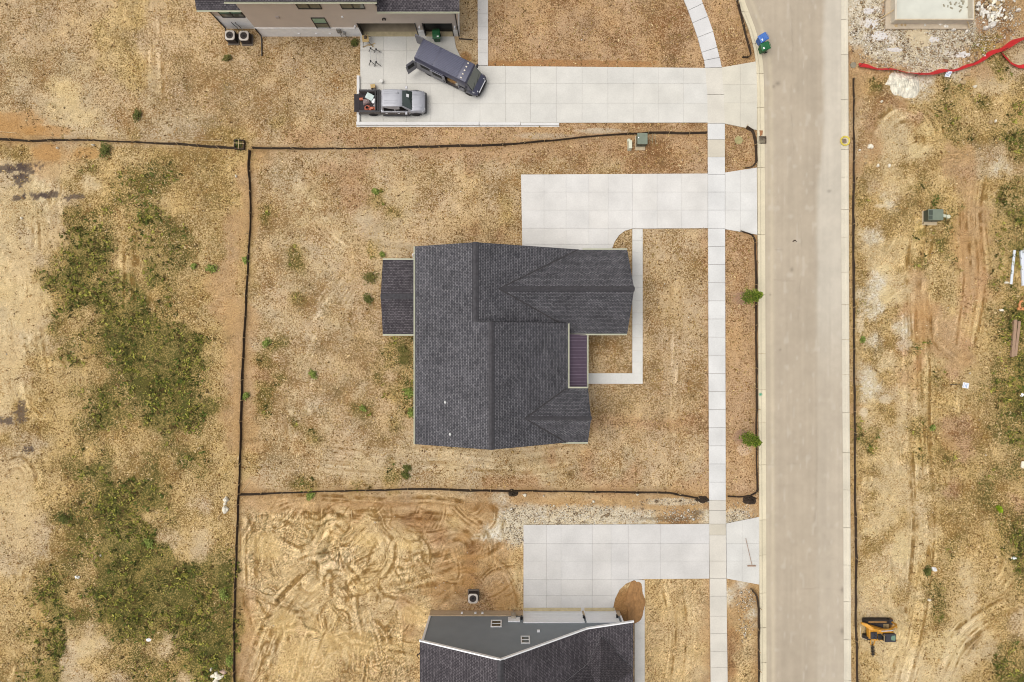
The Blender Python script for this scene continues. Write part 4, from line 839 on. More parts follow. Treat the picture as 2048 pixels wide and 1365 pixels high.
# recessed wing on the left, with its low roof
Yw_ = (682.5-58)/PX; xw = (453-1024)/PX
m = MB(); m.box(xw, xl-.002, Yw_, Yw_+.25, -.1, 2.25); m.box(xw, xw+.25, Yw_+.25, Yw_+9, -.1, 2.25); m.build('brick_base', WB, ht); pieces('brick_ledge', WB, ht, [(xw-.08, xw-.001, Yw_+.1, Yw_+9, 1.9, 2.3)])
m = MB(); m.box(xw+.02, xl-.002, Yw_+.02, Yw_+.25, 2.25, 4.4); m.box(xw+.02, xw+.25, Yw_+.25, Yw_+9, 2.25, 4.4); m.build('wing_wall', TS, ht)
m = MB(); roof_face(m, [(xw-.62,Yw_-.5,4.45),(xl-.02,Yw_-.5,4.45),(xl-.02,Yw_+5,6.6),(xw-.62,Yw_+5,6.6)]); m.build('wing_roof', [SH_B, TRIM], ht)
m = MB(); gutter(m, (xw-.62,Yw_-.5,4.45), (xl-.02,Yw_-.5,4.45), (0,-1,0)); m.build('gutter', GUT, ht)
GG = mat('green tinted glass', S(150,186,160), rough=.1, var=.12, scale=1.5, spec=.7); GD2 = mat('grey lower glass', S(112,112,98), rough=.1, var=.15, scale=1.5, spec=.7)  # lower panes greyer and darker than the upper ones
def sash(parent, Y, r4, cols=2):
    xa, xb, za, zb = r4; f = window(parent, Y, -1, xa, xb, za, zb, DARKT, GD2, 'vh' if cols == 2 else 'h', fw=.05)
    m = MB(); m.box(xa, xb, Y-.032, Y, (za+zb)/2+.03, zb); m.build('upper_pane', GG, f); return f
sash(ht, Yw_+.02, rectwall(Yw_+.02, 440, 20, 484, 34))
sash(ht, Yt+.03, rectwall(Yt+.03, 590, -8, 636, 17)); sash(ht, Yt+.03, rectwall(Yt+.03, 679, -8, 724, 17)); sash(ht, Yt+.03, rectwall(Yt+.03, 629, 36, 654, 56), 1)
for lx, ly in ((710,52),(839,53),(909.5,53)):
    c = onwall(Yt, lx, ly); m = MB(); m.cyl((c.x,Yt-.16,c.z-.16), .075, .32, 14); m.box(c.x-.06, c.x+.06, Yt-.1, Yt+.03, c.z-.06, c.z+.06); m.build('wall_lamp', mat('lamp white metal', S(236,236,236), rough=.3), ht)
for lx, ly in ((684.5,34),(645,2)):
    c = onwall(Yt, lx, ly); m = MB(); m.cyl((c.x,Yt-.05,c.z), .10, .08, 14, 'y'); m.build('round_vent', WHITE, ht)
c = onwall(Yt, 555, 35); m = MB(); m.box(c.x-.14, c.x+.14, Yt-.06, Yt+.03, c.z-.16, c.z+.16); m.build('vent_hood', mat('pale vent', S(200,186,176), rough=.6), ht, bevel=.01)
c = onwall(Yt, 768, 37); m = MB(); m.box(c.x-.16, c.x-.04, Yt-.18, Yt-.02, c.z-.06, c.z+.06); m.box(c.x+.04, c.x+.16, Yt-.18, Yt-.02, c.z-.06, c.z+.06); m.box(c.x-.06, c.x+.06, Yt-.04, Yt+.03, c.z-.05, c.z+.05); m.build('floodlight', DARKT, ht, bevel=.01)
c = onwall(Yt, 681, 63); MG = mat('utility grey', S(150,148,144), rough=.5, metal=.3)
m = MB(); m.box(c.x-.25, c.x+.1, Yt-.16, Yt, .9, 1.6); m.cyl((c.x-.08,Yt-.22,1.3), .1, .07, 14, 'y'); m.tube([(c.x-.1,Yt-.08,.9),(c.x-.1,Yt-.08,0)], .03); m.tube([(c.x+.3,Yt-.12,1.0),(c.x+.35,Yt-.2,.6),(c.x+.45,Yt-.1,0)], .03); m.box(c.x+.2, c.x+.42, Yt-.2, Yt, .75, .98); m.build('gas_meter', MG, ht, bevel=.01)
for ox in (598,633,660): c = onwall(Yt, ox, 67); m = MB(); m.box(c.x-.1, c.x+.1, Yt-.05, Yt, .45, .65); m.build('outlet_box', WHITE, ht, bevel=.01)
def dspout(x, y, z, out, m_=DARKT, ext=None):
    m = MB(); pts = [(x,y,z),(x,y,.25),(x+out[0]*.2,y+out[1]*.2,.12)]
    if ext: pts.append((x+ext[0],y+ext[1],.06))
    m.tube(pts, .055, 6); m.build('downspout', m_, ht)
dspout(xw+.0, Yw_-.07, 4.3, (0,-1)); dspout(xl+.06, Yt-.08, TB, (0,-1), ext=(.0,-1.7)); dspout(xrr-.03, Yt-.07, zg, (0,-1), ext=(1.2,-.25)); dspout(xm+.1, Yt-.08+.0, 7.0, (0,-1)) if False else None
m = MB(); m.tube([(xm+.15,Yt-.36,zc-.1),(xm+.15,Yt-.1,zc-.5),(xm+.15,Yt-.06,zg+.5)], .05, 6); m.build('downspout', DARKT, ht)
for ox, cx in ((463,.5),(470,1.2)):
    c = onwall(Yw_, ox, 44); m = MB(); m.tube([(c.x,Yw_-.02,c.z),(c.x+.02,Yw_-.1,c.z-.05),(c.x+.15,Yw_-.12,.5),(c.x+.25,Yw_-.3,.3)], .028, 6); m.build('refrigerant_line', BLACK, ht)

# ------------------------------------------------------------------ silt fences: sagging black cloth on wooden stakes
CLOTH = mat('black silt cloth', S(70,57,44), rough=.85, var=.25, scale=2, bump=.3)
LATH = mat('weathered lath', S(206,180,136), rough=.85, var=.2, scale=6)
def resample(pl, step):
    pl = [Vector((x, y)) for x, y in pl]; out = [pl[0]]; acc = 0
    for a, b in zip(pl[:-1], pl[1:]):
        L = (b-a).length; t = step-acc
        while t <= L: out.append(a+(b-a)*(t/L)); t += step
        acc = (acc+L) % step if step else 0
    out.append(pl[-1]); return out
def silt_fence(key, label, lean, seed, hgt=.37, stake=1.85):
    pl = [P2(*p) for p in FENCES[key]]; r = random.Random(seed); f = empty('silt_fence', (*pl[0], 0), label=label, cat='fence', group='low black silt fences')
    o = Vector((*pl[0], 0)); q = resample(pl, .28); rings = []; ph = r.uniform(0, 9)
    for i, p in enumerate(q):
        d = (q[min(i+1, len(q)-1)]-q[max(i-1, 0)]).normalized(); nn = Vector((-d.y, d.x, 0)); s_ = i*.28; sag = abs(math.sin(math.pi*s_/stake)); w1 = .05*math.sin(s_*1.7+ph)+.04*math.sin(s_*.6+ph*2)+r.uniform(-.015, .015)
        h = hgt*(1-.22*sag)*(1+.25*math.sin(s_*.23+ph)*.6); b = Vector((p.x, p.y, 0))-o
        l_ = lean*(.7+.5*math.sin(s_*.31+ph)); 
        w1 *= .7; rings.append([b+nn*(.035+l_*.2), b+nn*(w1+l_*.45)+Vector((0,0,h*.45)), b+nn*(w1*.6+l_)+Vector((0,0,h)), b+nn*(w1*.6+l_-.02)+Vector((0,0,h)), b+nn*(w1+l_*.45-.025)+Vector((0,0,h*.45)), b+nn*(-.055+l_*.2)])
    m = MB(); m.loft([[v+Vector((0,0,-.03)) if k in (0, 5) else v for k, v in enumerate(rg)] for rg in rings], cap=True); m.build('cloth', CLOTH, f, smooth=True)
    st = None; L_ = resample(pl, stake)
    for i, p in enumerate(L_[:-1] if len(L_) > 2 else L_):
        if st is None:
            m = MB(); m.box(-.022, .022, -.022, .022, -.1, hgt+.28); st = m.build('stake', LATH, f); o_ = st
        else: o_ = st.copy(); COL.objects.link(o_); o_.parent = f
        o_.location = Vector((p.x, p.y, 0))-o; o_.rotation_euler = (r.uniform(-.22, .22), r.uniform(-.22, .22), r.uniform(0, 1.5))
    return f
silt_fence('west', 'black silt fence with pale top edge between the two far left lots', .12, 1)
silt_fence('north', 'long black silt fence curving between the two upper driveways', .10, 2)
silt_fence('long', 'straight black silt fence beside the large weedy lot', -.06, 3)
silt_fence('south', 'black silt fence along the top of the churned dirt lot', -.10, 4)
silt_fence('kerbmid', 'thin silt fence behind the kerb beside the two young conifers', .02, 5, .38)
silt_fence('strip', 'short crooked silt fence around the small verge next to the storm drain', .05, 6, .42)
silt_fence('kerbtop', 'silt fence behind the curved kerb near the blue bin', .05, 7, .42)
silt_fence('kerbbot', 'silt fence behind the kerb below the lowest driveway', .08, 8)
silt_fence('east', 'long silt fence on the far side of the road by the excavator', .02, 9, .34)
# crumpled spare cloth
def crumple(px_, py_, rx, ry, hh, seed, label, mt=CLOTH, name='crumpled_cloth', cat='cloth', group=None):
    r = np.random.RandomState(seed); c = P(px_, py_); n = 34; t = np.linspace(-1.05, 1.05, n); X, Y = np.meshgrid(t, t); rr = np.sqrt(X*X+Y*Y)
    Z = hh*(1-np.clip(rr, 0, 1)**2)*(.2+1.0*vn(X*3.1+seed*7, Y*3.1, seed)+.8*vn(X*9+Y*3+seed*7, Y*5-X*2, seed+1))+.01; edge = 1+.45*(vn(np.arctan2(Y, X)*2.2+9, rr*0+seed, seed)-.4)
    vs = [(float(X[i,j]*rx/PX*edge[i,j]), float(Y[i,j]*ry/PX*edge[i,j]), float(Z[i,j]) if rr[i,j] < 1 else -.12) for i in range(n) for j in range(n)]
    keep = {}; m = MB(); fs = []
    for i in range(n-1):
        for j in range(n-1):
            if rr[i,j] < 1.06 and rr[i+1,j+1] < 1.06 and rr[i+1,j] < 1.06 and rr[i,j+1] < 1.06: fs.append((i*n+j, i*n+j+1, (i+1)*n+j+1, (i+1)*n+j))
    used = sorted({k for f in fs for k in f}); mp = {k: i for i, k in enumerate(used)}
    m.add([vs[k] for k in used], [tuple(mp[k] for k in f) for f in fs]); o = m.build(name, mt); o.location = (c.x, c.y, .0); return tag(o, label, cat, group)
crumple(1026,986,9,7,.35,3,'crumpled black cloth beside the silt fence above the washed gravel')
crumple(1404,999,12,7,.35,4,'folded end of black cloth lying just left of the white pavement')
crumple(1499,1000,15,9,.4,5,'bunched black cloth on the verge at the kerb, left of the road')
crumple(1588,483,7,4,.08,6,'small heap of dark dirt on the road surface', mat('dark clod', S(66,48,36), rough=.95, var=.3), 'dirt_clod', 'dirt')

# ------------------------------------------------------------------ heat pumps
ACB = mat('condenser grille', S(74,64,60), rough=.6, metal=.2, var=.15, scale=8); ACT = mat('condenser top', S(206,196,184), rough=.5, var=.05)
def ac_unit(px_, py_, label, flip=0):
    c = P(px_, py_); a = empty('air_conditioner', (c.x, c.y, 0), 0, label, 'air conditioner', 'outdoor air conditioning units')
    m = MB(); m.box(-.5, .5, -.5, .5, -.02, .10); m.build('pad', mat('plastic pad', S(120,108,96), rough=.9), a, bevel=.02)
    m = MB(); m.box(-.38, .38, -.38, .38, .10, .86)
    for i in range(14):
        z = .14+i*.05; m.box(-.392, .392, -.392, .392, z, z+.018)
    for sx in (-1, 1):
        for sy in (-1, 1): m.cyl((sx*.37, sy*.37, .1), .03, .78, 8)
    m.build('cabinet', ACB, a)
    m = MB(); n = 40; ro = []
    for k in range(n):
        t = 2*math.pi*k/n; cx, sy = math.cos(t), math.sin(t); q = .42/max(abs(cx), abs(sy)); q = min(q, .42*1.19); ro.append(((q*cx, q*sy), (.31*cx, .31*sy)))
    rg = [[(p[0][0], p[0][1], .86) for p in ro], [(p[0][0], p[0][1], .93) for p in ro], [(p[1][0], p[1][1], .95) for p in ro], [(p[1][0], p[1][1], .80) for p in ro]]
    m.loft(rg, cap=False); m.build('top_cover', ACT, a)
    m = MB(); m.cyl((0,0,.78), .31, .02, 28); m.build('fan_well', BLACK, a)
    m = MB(); m.cyl((0,0,.80), .07, .06, 14)
    for k in range(3):
        M = Matrix.Rotation(k*2*math.pi/3+flip, 4, 'Z'); m.add([M @ Vector(v) for v in ((.05,-.04,.83),(.29,-.16,.86),(.29,.10,.83),(.05,.05,.81),(.05,-.04,.815),(.29,-.16,.845),(.29,.10,.815),(.05,.05,.795))], [(0,1,2,3),(7,6,5,4),(0,4,5,1),(1,5,6,2),(2,6,7,3),(3,7,4,0)])
    m.build('fan', mat('fan blade grey', S(168,170,178), rough=.35, metal=.5), a)
    m = MB()
    for k in range(10): m.tube([(.31*math.cos(k*math.pi/10), .31*math.sin(k*math.pi/10), .945), (-.31*math.cos(k*math.pi/10), -.31*math.sin(k*math.pi/10), .945)], .003, 4)
    for rr_ in (.1, .2): m.tube([(rr_*math.cos(t*.314), rr_*math.sin(t*.314), .948) for t in range(21)], .003, 4)
    m.build('fan_guard', BLACK, a); return a
ac_unit(468,80,'left air conditioner of the pair against the white brick wall', .4); ac_unit(495.5,81,'right air conditioner of the pair against the white brick wall', 1.3)
ac_unit(947,1190,'lone air conditioner standing in the dirt by the slate blue house', 2.0)

# ------------------------------------------------------------------ wheeled bins
def bin_(px_, py_, rz, col, label, z=.05, lidmark=True):
    c = P(px_, py_); b = empty('wheelie_bin', (c.x, c.y, z), rz, label, 'bin', 'wheeled rubbish bins')
    BM = mat('bin '+label.split()[0]+label.split()[1], col, rough=.5, var=.06)
    m = MB(); m.loft([[(-.24,-.26,.05),(.24,-.26,.05),(.24,.24,.05),(-.24,.24,.05)],[(-.31,-.36,.98),(.31,-.36,.98),(.31,.33,.98),(-.31,.33,.98)]]); m.box(-.33,.33,-.38,.35,.94,.99); m.build('body', BM, b, bevel=.02)
    m = MB(); m.loft([[(-.34,-.40,.99),(.34,-.40,.99),(.34,.38,.99),(-.34,.38,.99)],[(-.34,-.40,1.03),(.34,-.40,1.03),(.34,.38,1.05),(-.34,.38,1.05)],[(-.25,-.28,1.07),(.25,-.28,1.07),(.25,.28,1.10),(-.25,.28,1.10)]]); m.box(-.2,.2,-.05,.12,1.08,1.115)
    lid = m.build('lid', BM, b, bevel=.012)
    if lidmark: m = MB(); m.box(.06,.22,-.27,-.16,1.076,1.092); m.build('sticker', WHITE, lid)
    m = MB(); m.tube([(-.24,.40,.98),(-.22,.46,1.0),(.22,.46,1.0),(.24,.40,.98)], .018, 6); m.build('handle', BM, b)
    for sx in (-1, 1): m = MB(); m.cyl((sx*.30-.03,.30,.13), .13, .06, 16, 'x'); m.build('wheel', BLACK, b)
    return b
bin_(875,80,.05,S(28,98,54),'dark green bin with wheels standing between the van and the garage', .09)
bin_(1518,86,2.1+math.pi,S(74,120,196),'blue recycling bin standing in the road by the curved kerb')
bin_(1522,103,1.9+math.pi,S(20,104,54),'green rubbish bin in the road, just below the blue one')

# ------------------------------------------------------------------ retaining wall round the top driveway
RW = mat('white retaining concrete', S(232,230,226), rough=.8, var=.04, scale=1.5)
def rbox(x0, x1, y0, y1, z1, label, z0=-.2):
    a, b = P(x0, y1), P(x1, y0); c = (a+b)/2; m = MB(); m.box(a.x-c.x, b.x-c.x, a.y-c.y, b.y-c.y, z0, z1); m.box(a.x-c.x-.03, b.x-c.x+.03, a.y-c.y-.10, a.y-c.y-.0, z0, z1*.25)
    o = m.build('retaining_wall', [RW], bevel=.015); o.location = (c.x, c.y, 0); return tag(o, label, 'wall', 'low white retaining walls edging the upper driveway')
rbox(715,720.5,154,248,.32,'low white retaining wall running behind the pickup tailgate'); rbox(714,958,246.5,252.5,.34,'longest white retaining wall, along the driveway edge below the pickup')
rbox(959,1040,247,252,.26,'white retaining wall section in the middle of the driveway edge'); rbox(1041,1118,247.5,252,.2,'last and lowest white retaining wall section of the driveway edge')

# ------------------------------------------------------------------ utility boxes
UG = mat('utility box green', S(128,138,120), rough=.5, var=.06); UGD = mat('utility box dark green', S(78,86,74), rough=.5, var=.08); UB = mat('pedestal beige', S(222,222,196), rough=.5, var=.04)
PADM = mat('equipment pad', S(206,188,156), rough=.9, var=.08)
def transformer(px_, py_, rz, label, wx=.8, wy=.75, open_=False):
    c = P(px_, py_); t = empty('transformer_box', (c.x, c.y, 0), rz, label, 'utility box', 'green ground transformers')
    m = MB(); m.box(-wx-.06, wx-.02, -wy-.2, wy+.05, -.05, .09); m.build('pad', PADM, t, bevel=.02)
    m = MB(); m.box(-wx+.02, wx, -wy+.1, wy, .09, .84); m.build('body', UGD, t, bevel=.015)
    m = MB(); m.box(-wx-.02, wx+.03, -wy+.1, wy+.03, .84, .90)
    for k in range(7): m.box(-wx+.1+k*.24, -wx+.12+k*.24, -wy+.14, wy-.02, .90, .912)
    m.build('lid', UG, t, bevel=.012); m = MB(); m.box(-.1, .0, -wy+.085, -wy+.1, .4, .5); m.cyl((0,-wy+.06,.3), .03, .04, 8, 'y'); m.build('latch', BLACK, t)
    m = MB(); m.box(-wx+.05, -wx+.13, .1, .2, .90, .916); m.build('sticker', WHITE, t); return t
transformer(1281,285,0,'green transformer box tucked against the curving silt fence', .42, .52)
t_ = transformer(1859,435,0,'green transformer box on a pad in the lot across the road', .62, .52); m = MB(); m.box(-.64,-.30,-.36,-.02,.915,.93); m.box(-.60,-.28,.04,.46,.915,.93); m.build('warning_panel', UGD, t_)
def pedestal(px_, py_, rz, label, big):
    c = P(px_, py_); p = empty('cable_pedestal', (c.x, c.y, 0), rz, label, 'utility box', 'beige cable pedestals')
    m = MB(); L = .42 if big else .22; m.loft([[(-.17,-L,-.05),(.17,-L,-.05),(.17,L,-.05),(-.17,L,-.05)],[(-.16,-L+.02,.15),(.16,-L+.02,.15),(.16,L-.02,.15),(-.16,L-.02,.15)],[(-.13,-L+.1,.55),(.13,-L+.1,.55),(.13,L-.1,.55),(-.13,L-.1,.55)]]); m.build('body', UB, p, bevel=.03)
    m = MB(); m.box(-.15,.15,-L+.06,L-.06,.55,.64); m.build('cap', UB, p, bevel=.03); return p
pedestal(1258.5,293,.0,'tall beige cable pedestal beside the green transformer near the silt fence', True)
c = P(1257,283); m = MB(); m.cyl((0,0,-.05), .15, .30, 18); m.cyl((0,0,.25), .17, .08, 18, r2=.13); o = m.build('conduit_post', UB, smooth=True); o.location = (c.x, c.y, 0); tag(o, 'short round beige post touching the cable pedestal', 'post')
p_ = empty('cable_pedestal', P(1889,433), math.radians(-12), 'fallen beige cable pedestal lying right of the lot transformer', 'utility box', 'beige cable pedestals')
m = MB(); m.loft([[(-.5,-.15,.0),(-.5,.15,.0),(-.5,.15,.2),(-.5,-.15,.2)],[(.1,-.11,.0),(.1,.11,.0),(.1,.11,.18),(.1,-.11,.18)]]); m.build('body', UB, p_, bevel=.03); m = MB(); m.cyl((.26,0,.0), .17, .2, 20); m.build('cap', UB, p_, bevel=.02)
c = P(1477,281); m = MB(); m.cyl((0,0,-.02), .36, .065, 28); m.cyl((0,0,.045), .30, .01, 28); o = m.build('manhole_cover', mat('mossy plastic lid', S(172,162,112), rough=.8, var=.15)); o.location = (c.x, c.y, 0); tag(o, 'round olive manhole cover set in the little verge', 'manhole cover')
c = P(1706,131); m = MB(); m.cyl((0,0,-.02), .26, .10, 20); m.cyl((0,0,.08), .2, .02, 20, r2=.14); o = m.build('water_valve_cover', mat('grey valve lid', S(150,140,118), rough=.7, var=.15)); o.location = (c.x, c.y, 0); tag(o, 'round grey valve cover where the red netting meets the road', 'valve cover')

# storm drains on the gutter
IRON = mat('rusty drain iron', S(86,72,58), rough=.8, var=.3, scale=6); YF = mat('yellow filter fabric', S(226,204,90), rough=.8, var=.15)
c = P(1523,281); d = empty('storm_drain', (c.x, c.y, .07), 0, 'dark iron storm drain with leaves caught on it, in the left gutter', 'storm drain')
m = MB(); m.box(-.30,.38,-.32,-.26,0,.07); m.box(-.30,.38,.26,.32,0,.07); m.box(-.301,-.25,-.26,.26,0,.068); m.box(.33,.381,-.26,.26,0,.068)
for k in range(5): m.box(-.25,.33,-.21+k*.1,-.16+k*.1,.0,.06)
m.build('grate', IRON, d); m = MB(); m.box(-.32,-.05,.36,.85,0,.05); m.loft([[(-.3,.85,.0),(.1,.85,.0),(.05,.4,.0)],[(-.28,.83,.06),(.08,.83,.05),(.03,.42,.06)]]); m.build('mud_patch', mat('rust brown mud', S(176,124,84), rough=.95, var=.2), d)
c = P(1689,283); d = empty('storm_drain', (c.x, c.y, .07), 0, 'storm drain wrapped in a yellow filter sock, in the right gutter', 'storm drain')
m = MB(); pts = [(.36*math.cos(t*.3142)*(1.05 if abs(math.cos(t*.3142)) > .7 else 1), .38*math.sin(t*.3142), .06) for t in range(21)]; m.tube(pts, .075, 8); m.build('filter_sock', YF, d, smooth=True)
m = MB(); m.box(-.22,.2,-.2,.2,-.01,.03)
for k in range(4): m.box(-.2,.18,-.17+k*.1,-.12+k*.1,.03,.06)
m.build('grate', mat('pale drain iron', S(146,128,110), rough=.7), d)

# ------------------------------------------------------------------ young conifers by the road
LEAF = attr_mat('conifer needles', rough=.8, fine=0, mid=.1, spec=.15); BARK = mat('thin bark', S(110,84,60), rough=.9, var=.2, scale=8); MUL = mat('mulch ring', S(166,132,104), rough=.95, var=.3, scale=12, bump=.5)
def conifer(px_, py_, label, seed, hgt=4.7):
    c = P(px_, py_); t = empty('young_conifer', (c.x, c.y, 0), 0, label, 'tree', 'young conifers planted beside the kerb'); r = np.random.RandomState(seed)
    m = MB(); m.tube([(0,0,-.1),(.02,0,1.2),(-.01,.02,2.6),(.03,0,hgt-.2)], .055, 8, r1=.012); m.build('trunk', BARK, t)
    n = 2600; z = r.uniform(0, 1, n)**.9; zz = .9+(hgt-.9)*z; rad = .66*(1-z)**.62*np.clip(z*7, .35, 1)*(1+.22*np.sin(zz*7+seed)); a = r.uniform(0, 6.283, n); rad = rad*(.8+.4*np.sin(a*3+zz*2.2+seed)**2); q = np.sqrt(r.uniform(.12, 1, n)); 
    cx = rad*q*np.cos(a); cy = rad*q*np.sin(a); s = r.uniform(.08, .17, n); dx = np.stack([np.cos(a)*.8, np.sin(a)*.8, r.uniform(.1, .9, n)], 1); dx /= np.linalg.norm(dx, axis=1)[:, None]; b = r.uniform(0, 6.283, n)
    sd_ = np.stack([-np.sin(a)*np.cos(b), np.cos(a)*np.cos(b), np.sin(b)*.6], 1)*(s*.26)[:, None]; ctr = np.stack([cx, cy, zz], 1); d_ = dx*s[:, None]
    V = np.stack([ctr, ctr+d_*.5+sd_, ctr+d_, ctr+d_*.5-sd_], 1).reshape(-1, 3); cols = np.array([S(*q_) for q_ in ((124,150,50),(104,130,44),(146,162,62),(80,102,38),(160,168,72))]); C = cols[r.randint(0, 5, n)]*r.uniform(.75, 1.3, n)[:, None]
    soup('crown', V, np.arange(n*4).reshape(-1, 4), C, LEAF, t)
    m = MB(); n = 30; ring = [(.62*math.cos(k*6.283/n)*(1+.12*math.sin(k*1.7+seed)), .62*math.sin(k*6.283/n)*(1+.1*math.cos(k*2.3)), -.03) for k in range(n)]
    m.loft([ring, [(x*.75, y*.75, .07) for x, y, z in ring], [(x*.2, y*.2, .10) for x, y, z in ring]]); m.build('mulch_ring', MUL, t, smooth=True)
    m = MB(); m.tube([(-.5,-.4,.02),(-.1,.05,1.1)], .02, 5); m.build('support_stake', LATH, t); return t
conifer(1484,597,'young green conifer nearest the middle driveway, beside the kerb', 1); conifer(1483,872,'young green conifer farther down the verge, nearer the photo bottom', 5, 4.5)

# ------------------------------------------------------------------ single bushy plants
def plant(px_, py_, rad, cols, label, seed, hgt=.4, n=300, group='bright green weeds growing singly', leaf=.13):
    c = P(px_, py_); r = np.random.RandomState(seed); a = r.uniform(0, 6.283, n); q = np.clip(np.abs(r.normal(0, .48, n)), 0, .95); R = rad/PX*(1.1+.12*np.sin(a*5+seed)+.38*np.sin(a*2+seed*2)+.10*r.normal(0, 1, n)); z = hgt*np.clip(1-q*q*.6, .05, 1)*r.uniform(.2, 1, n); s = leaf*r.uniform(.6, 1.3, n)
    dx = np.stack([np.cos(a), np.sin(a), r.uniform(-.1, .8, n)], 1); dx /= np.linalg.norm(dx, axis=1)[:, None]; b = r.uniform(-.5, .5, n)
    sd_ = np.stack([-np.sin(a), np.cos(a), b], 1)*(s*.3)[:, None]; ctr = np.stack([R*q*np.cos(a), R*q*np.sin(a), z], 1); d_ = dx*s[:, None]
    V = np.stack([ctr, ctr+d_*.5+sd_, ctr+d_, ctr+d_*.5-sd_], 1).reshape(-1, 3); cl = np.array([S(*q_) for q_ in cols]); C = cl[r.randint(0, len(cl), n)]*r.uniform(.75, 1.25, n)[:, None]
    o = soup('weed_plant', V, np.arange(n*4).reshape(-1, 4), C, LEAF); o.location = (c.x, c.y, 0); return tag(o, label, 'plant', group)
BRI = [(140,154,72),(162,172,92),(112,126,58)]; DKG = [(104,110,56),(118,118,62),(88,92,46)]; OLV = [(124,118,64),(108,106,56),(146,134,78)]
for a in ((425,538,9,BRI,'bright green rosette weed alone on the yellowish left lot'),(276,232,9,DKG,'dark green tuft in the dry lawn above the west fence'),(213,302,14,DKG,'dark bush growing just below the west fence'),(389,533,4,BRI,'tiny bright weed left of the bright rosette'),
          (492,521,5,BRI,'bright weed growing at the foot of the long silt fence'),(765,510,4,BRI,'little bright weed above the rear porch'),(737,598,8,DKG,'dark green plant touching the rear porch wall'),(742,556,14,OLV,'olive bush by the corner of the rear porch'),
          (818,785,10,BRI,'bright green bush under the west gutter'),(822,826,7,BRI,'smaller bright plant below the west gutter bush'),(534,686,7,BRI,'bright weed in the pale lot near the long fence'),(627,749,7,BRI,'bright weed in the middle of the pale lot'),(493,792,6,BRI,'bright weed hugging the long silt fence lower down'),
          (727,817,5,BRI,'small bright weed left of the lower house corner'),(622,991,7,BRI,'bright weed just below the south silt fence'),(815,936,6,DKG,'dark weeds straggling below the house corner'),(812,950,7,DKG,'dark lower clump below the house corner'),(1997,1018,5,[(150,178,40)],'lime green plant near the right edge'),
          (1724,680,4,BRI,'tiny weed beside the east silt fence'),(806,700,14,OLV,'olive bush south of the rear porch'),(808,720,12,OLV,'olive bush below the other by the rear porch'),(456,118,6,OLV,'small olive plant at the air conditioner'),(710,87,7,DKG,'dark weed at the driveway corner'),(448,1188,9,BRI,'light green weed left of the long fence lower part'),
          (461,1320,9,BRI,'bright weed near the fence by the boulders'),(1853,1142,8,DKG,'dark weed left of the white sack'),(1863,856,4,BRI,'small bright weed in the right lot'),(752,384,5,BRI,'small bright weed in the upper lawn'),(130,1036,12,DKG,'dark round bush in the lower left lot'),(300,1085,10,BRI,'yellow green bush in the lower left lot')):
    plant(a[0], a[1], a[2]*.95, a[3], a[4], int(a[0]), .35, int(130+a[2]*30))

# ------------------------------------------------------------------ boulders and debris
ROCK = mat('pale boulder', (.78,.72,.58), rough=.9, var=.15, scale=5, bump=.5); ROCK2 = mat('grey white rubble', (.66,.63,.56), rough=.9, var=.3, scale=5, bump=.4); ROCK3 = mat('tan rock', S(196,170,128), rough=.9, var=.15, scale=5)
def rock(px_, py_, rx, ry, hz, seed, label, mt=ROCK, group=None, rz=0.0, name='boulder', cat='rock'):
    c = P(px_, py_); r = random.Random(seed); bm = bmesh.new(); bmesh.ops.create_icosphere(bm, subdivisions=2, radius=1)
    for v in bm.verts:
        n_ = v.co.copy(); k = 1+.22*math.sin(n_.x*3.1+seed)+.16*math.sin(n_.y*4.3+seed*2)+r.uniform(-.09, .09); v.co = Vector((n_.x*rx/PX*k, n_.y*ry/PX*k, max(n_.z*hz*k, -.05)+hz*.3))
    me = bpy.data.meshes.new(name); bm.to_mesh(me); bm.free(); me.materials.append(mt); o = bpy.data.objects.new(name, me); COL.objects.link(o); o.location = (c.x, c.y, 0); o.rotation_euler.z = rz; return tag(o, label, cat, group)
rock(452.5,999,6.5,6,.3,1,'upper of three pale boulders in a row by the long fence'); rock(451,1007.5,4,3,.2,2,'smallest middle boulder of three in a row by the long fence'); rock(452.5,1019,6.5,7,.3,3,'largest lower boulder of three in a row by the long fence')
G = 'pale boulders heaped in the lower left corner'
for i, (a, b_, rx, ry, lb) in enumerate(((439,1353,8,7,'large white boulder in the middle of the lower left heap'),(427,1351,4.5,4,'small boulder on the left of the lower left heap'),(433,1346,3.5,3,'smallest boulder wedged at the top of the heap'),(447,1343,8,5,'pink flat boulder on the right of the lower left heap'),(432,1361,7,4,'tan boulder at the bottom of the lower left heap'),(424,1338,2.5,2.5,'white pebble just above the lower left heap'))): rock(a, b_, rx, ry, .22, i+10, lb, ROCK if i != 3 else mat('pink rock', S(206,176,154), rough=.9, var=.1), G)
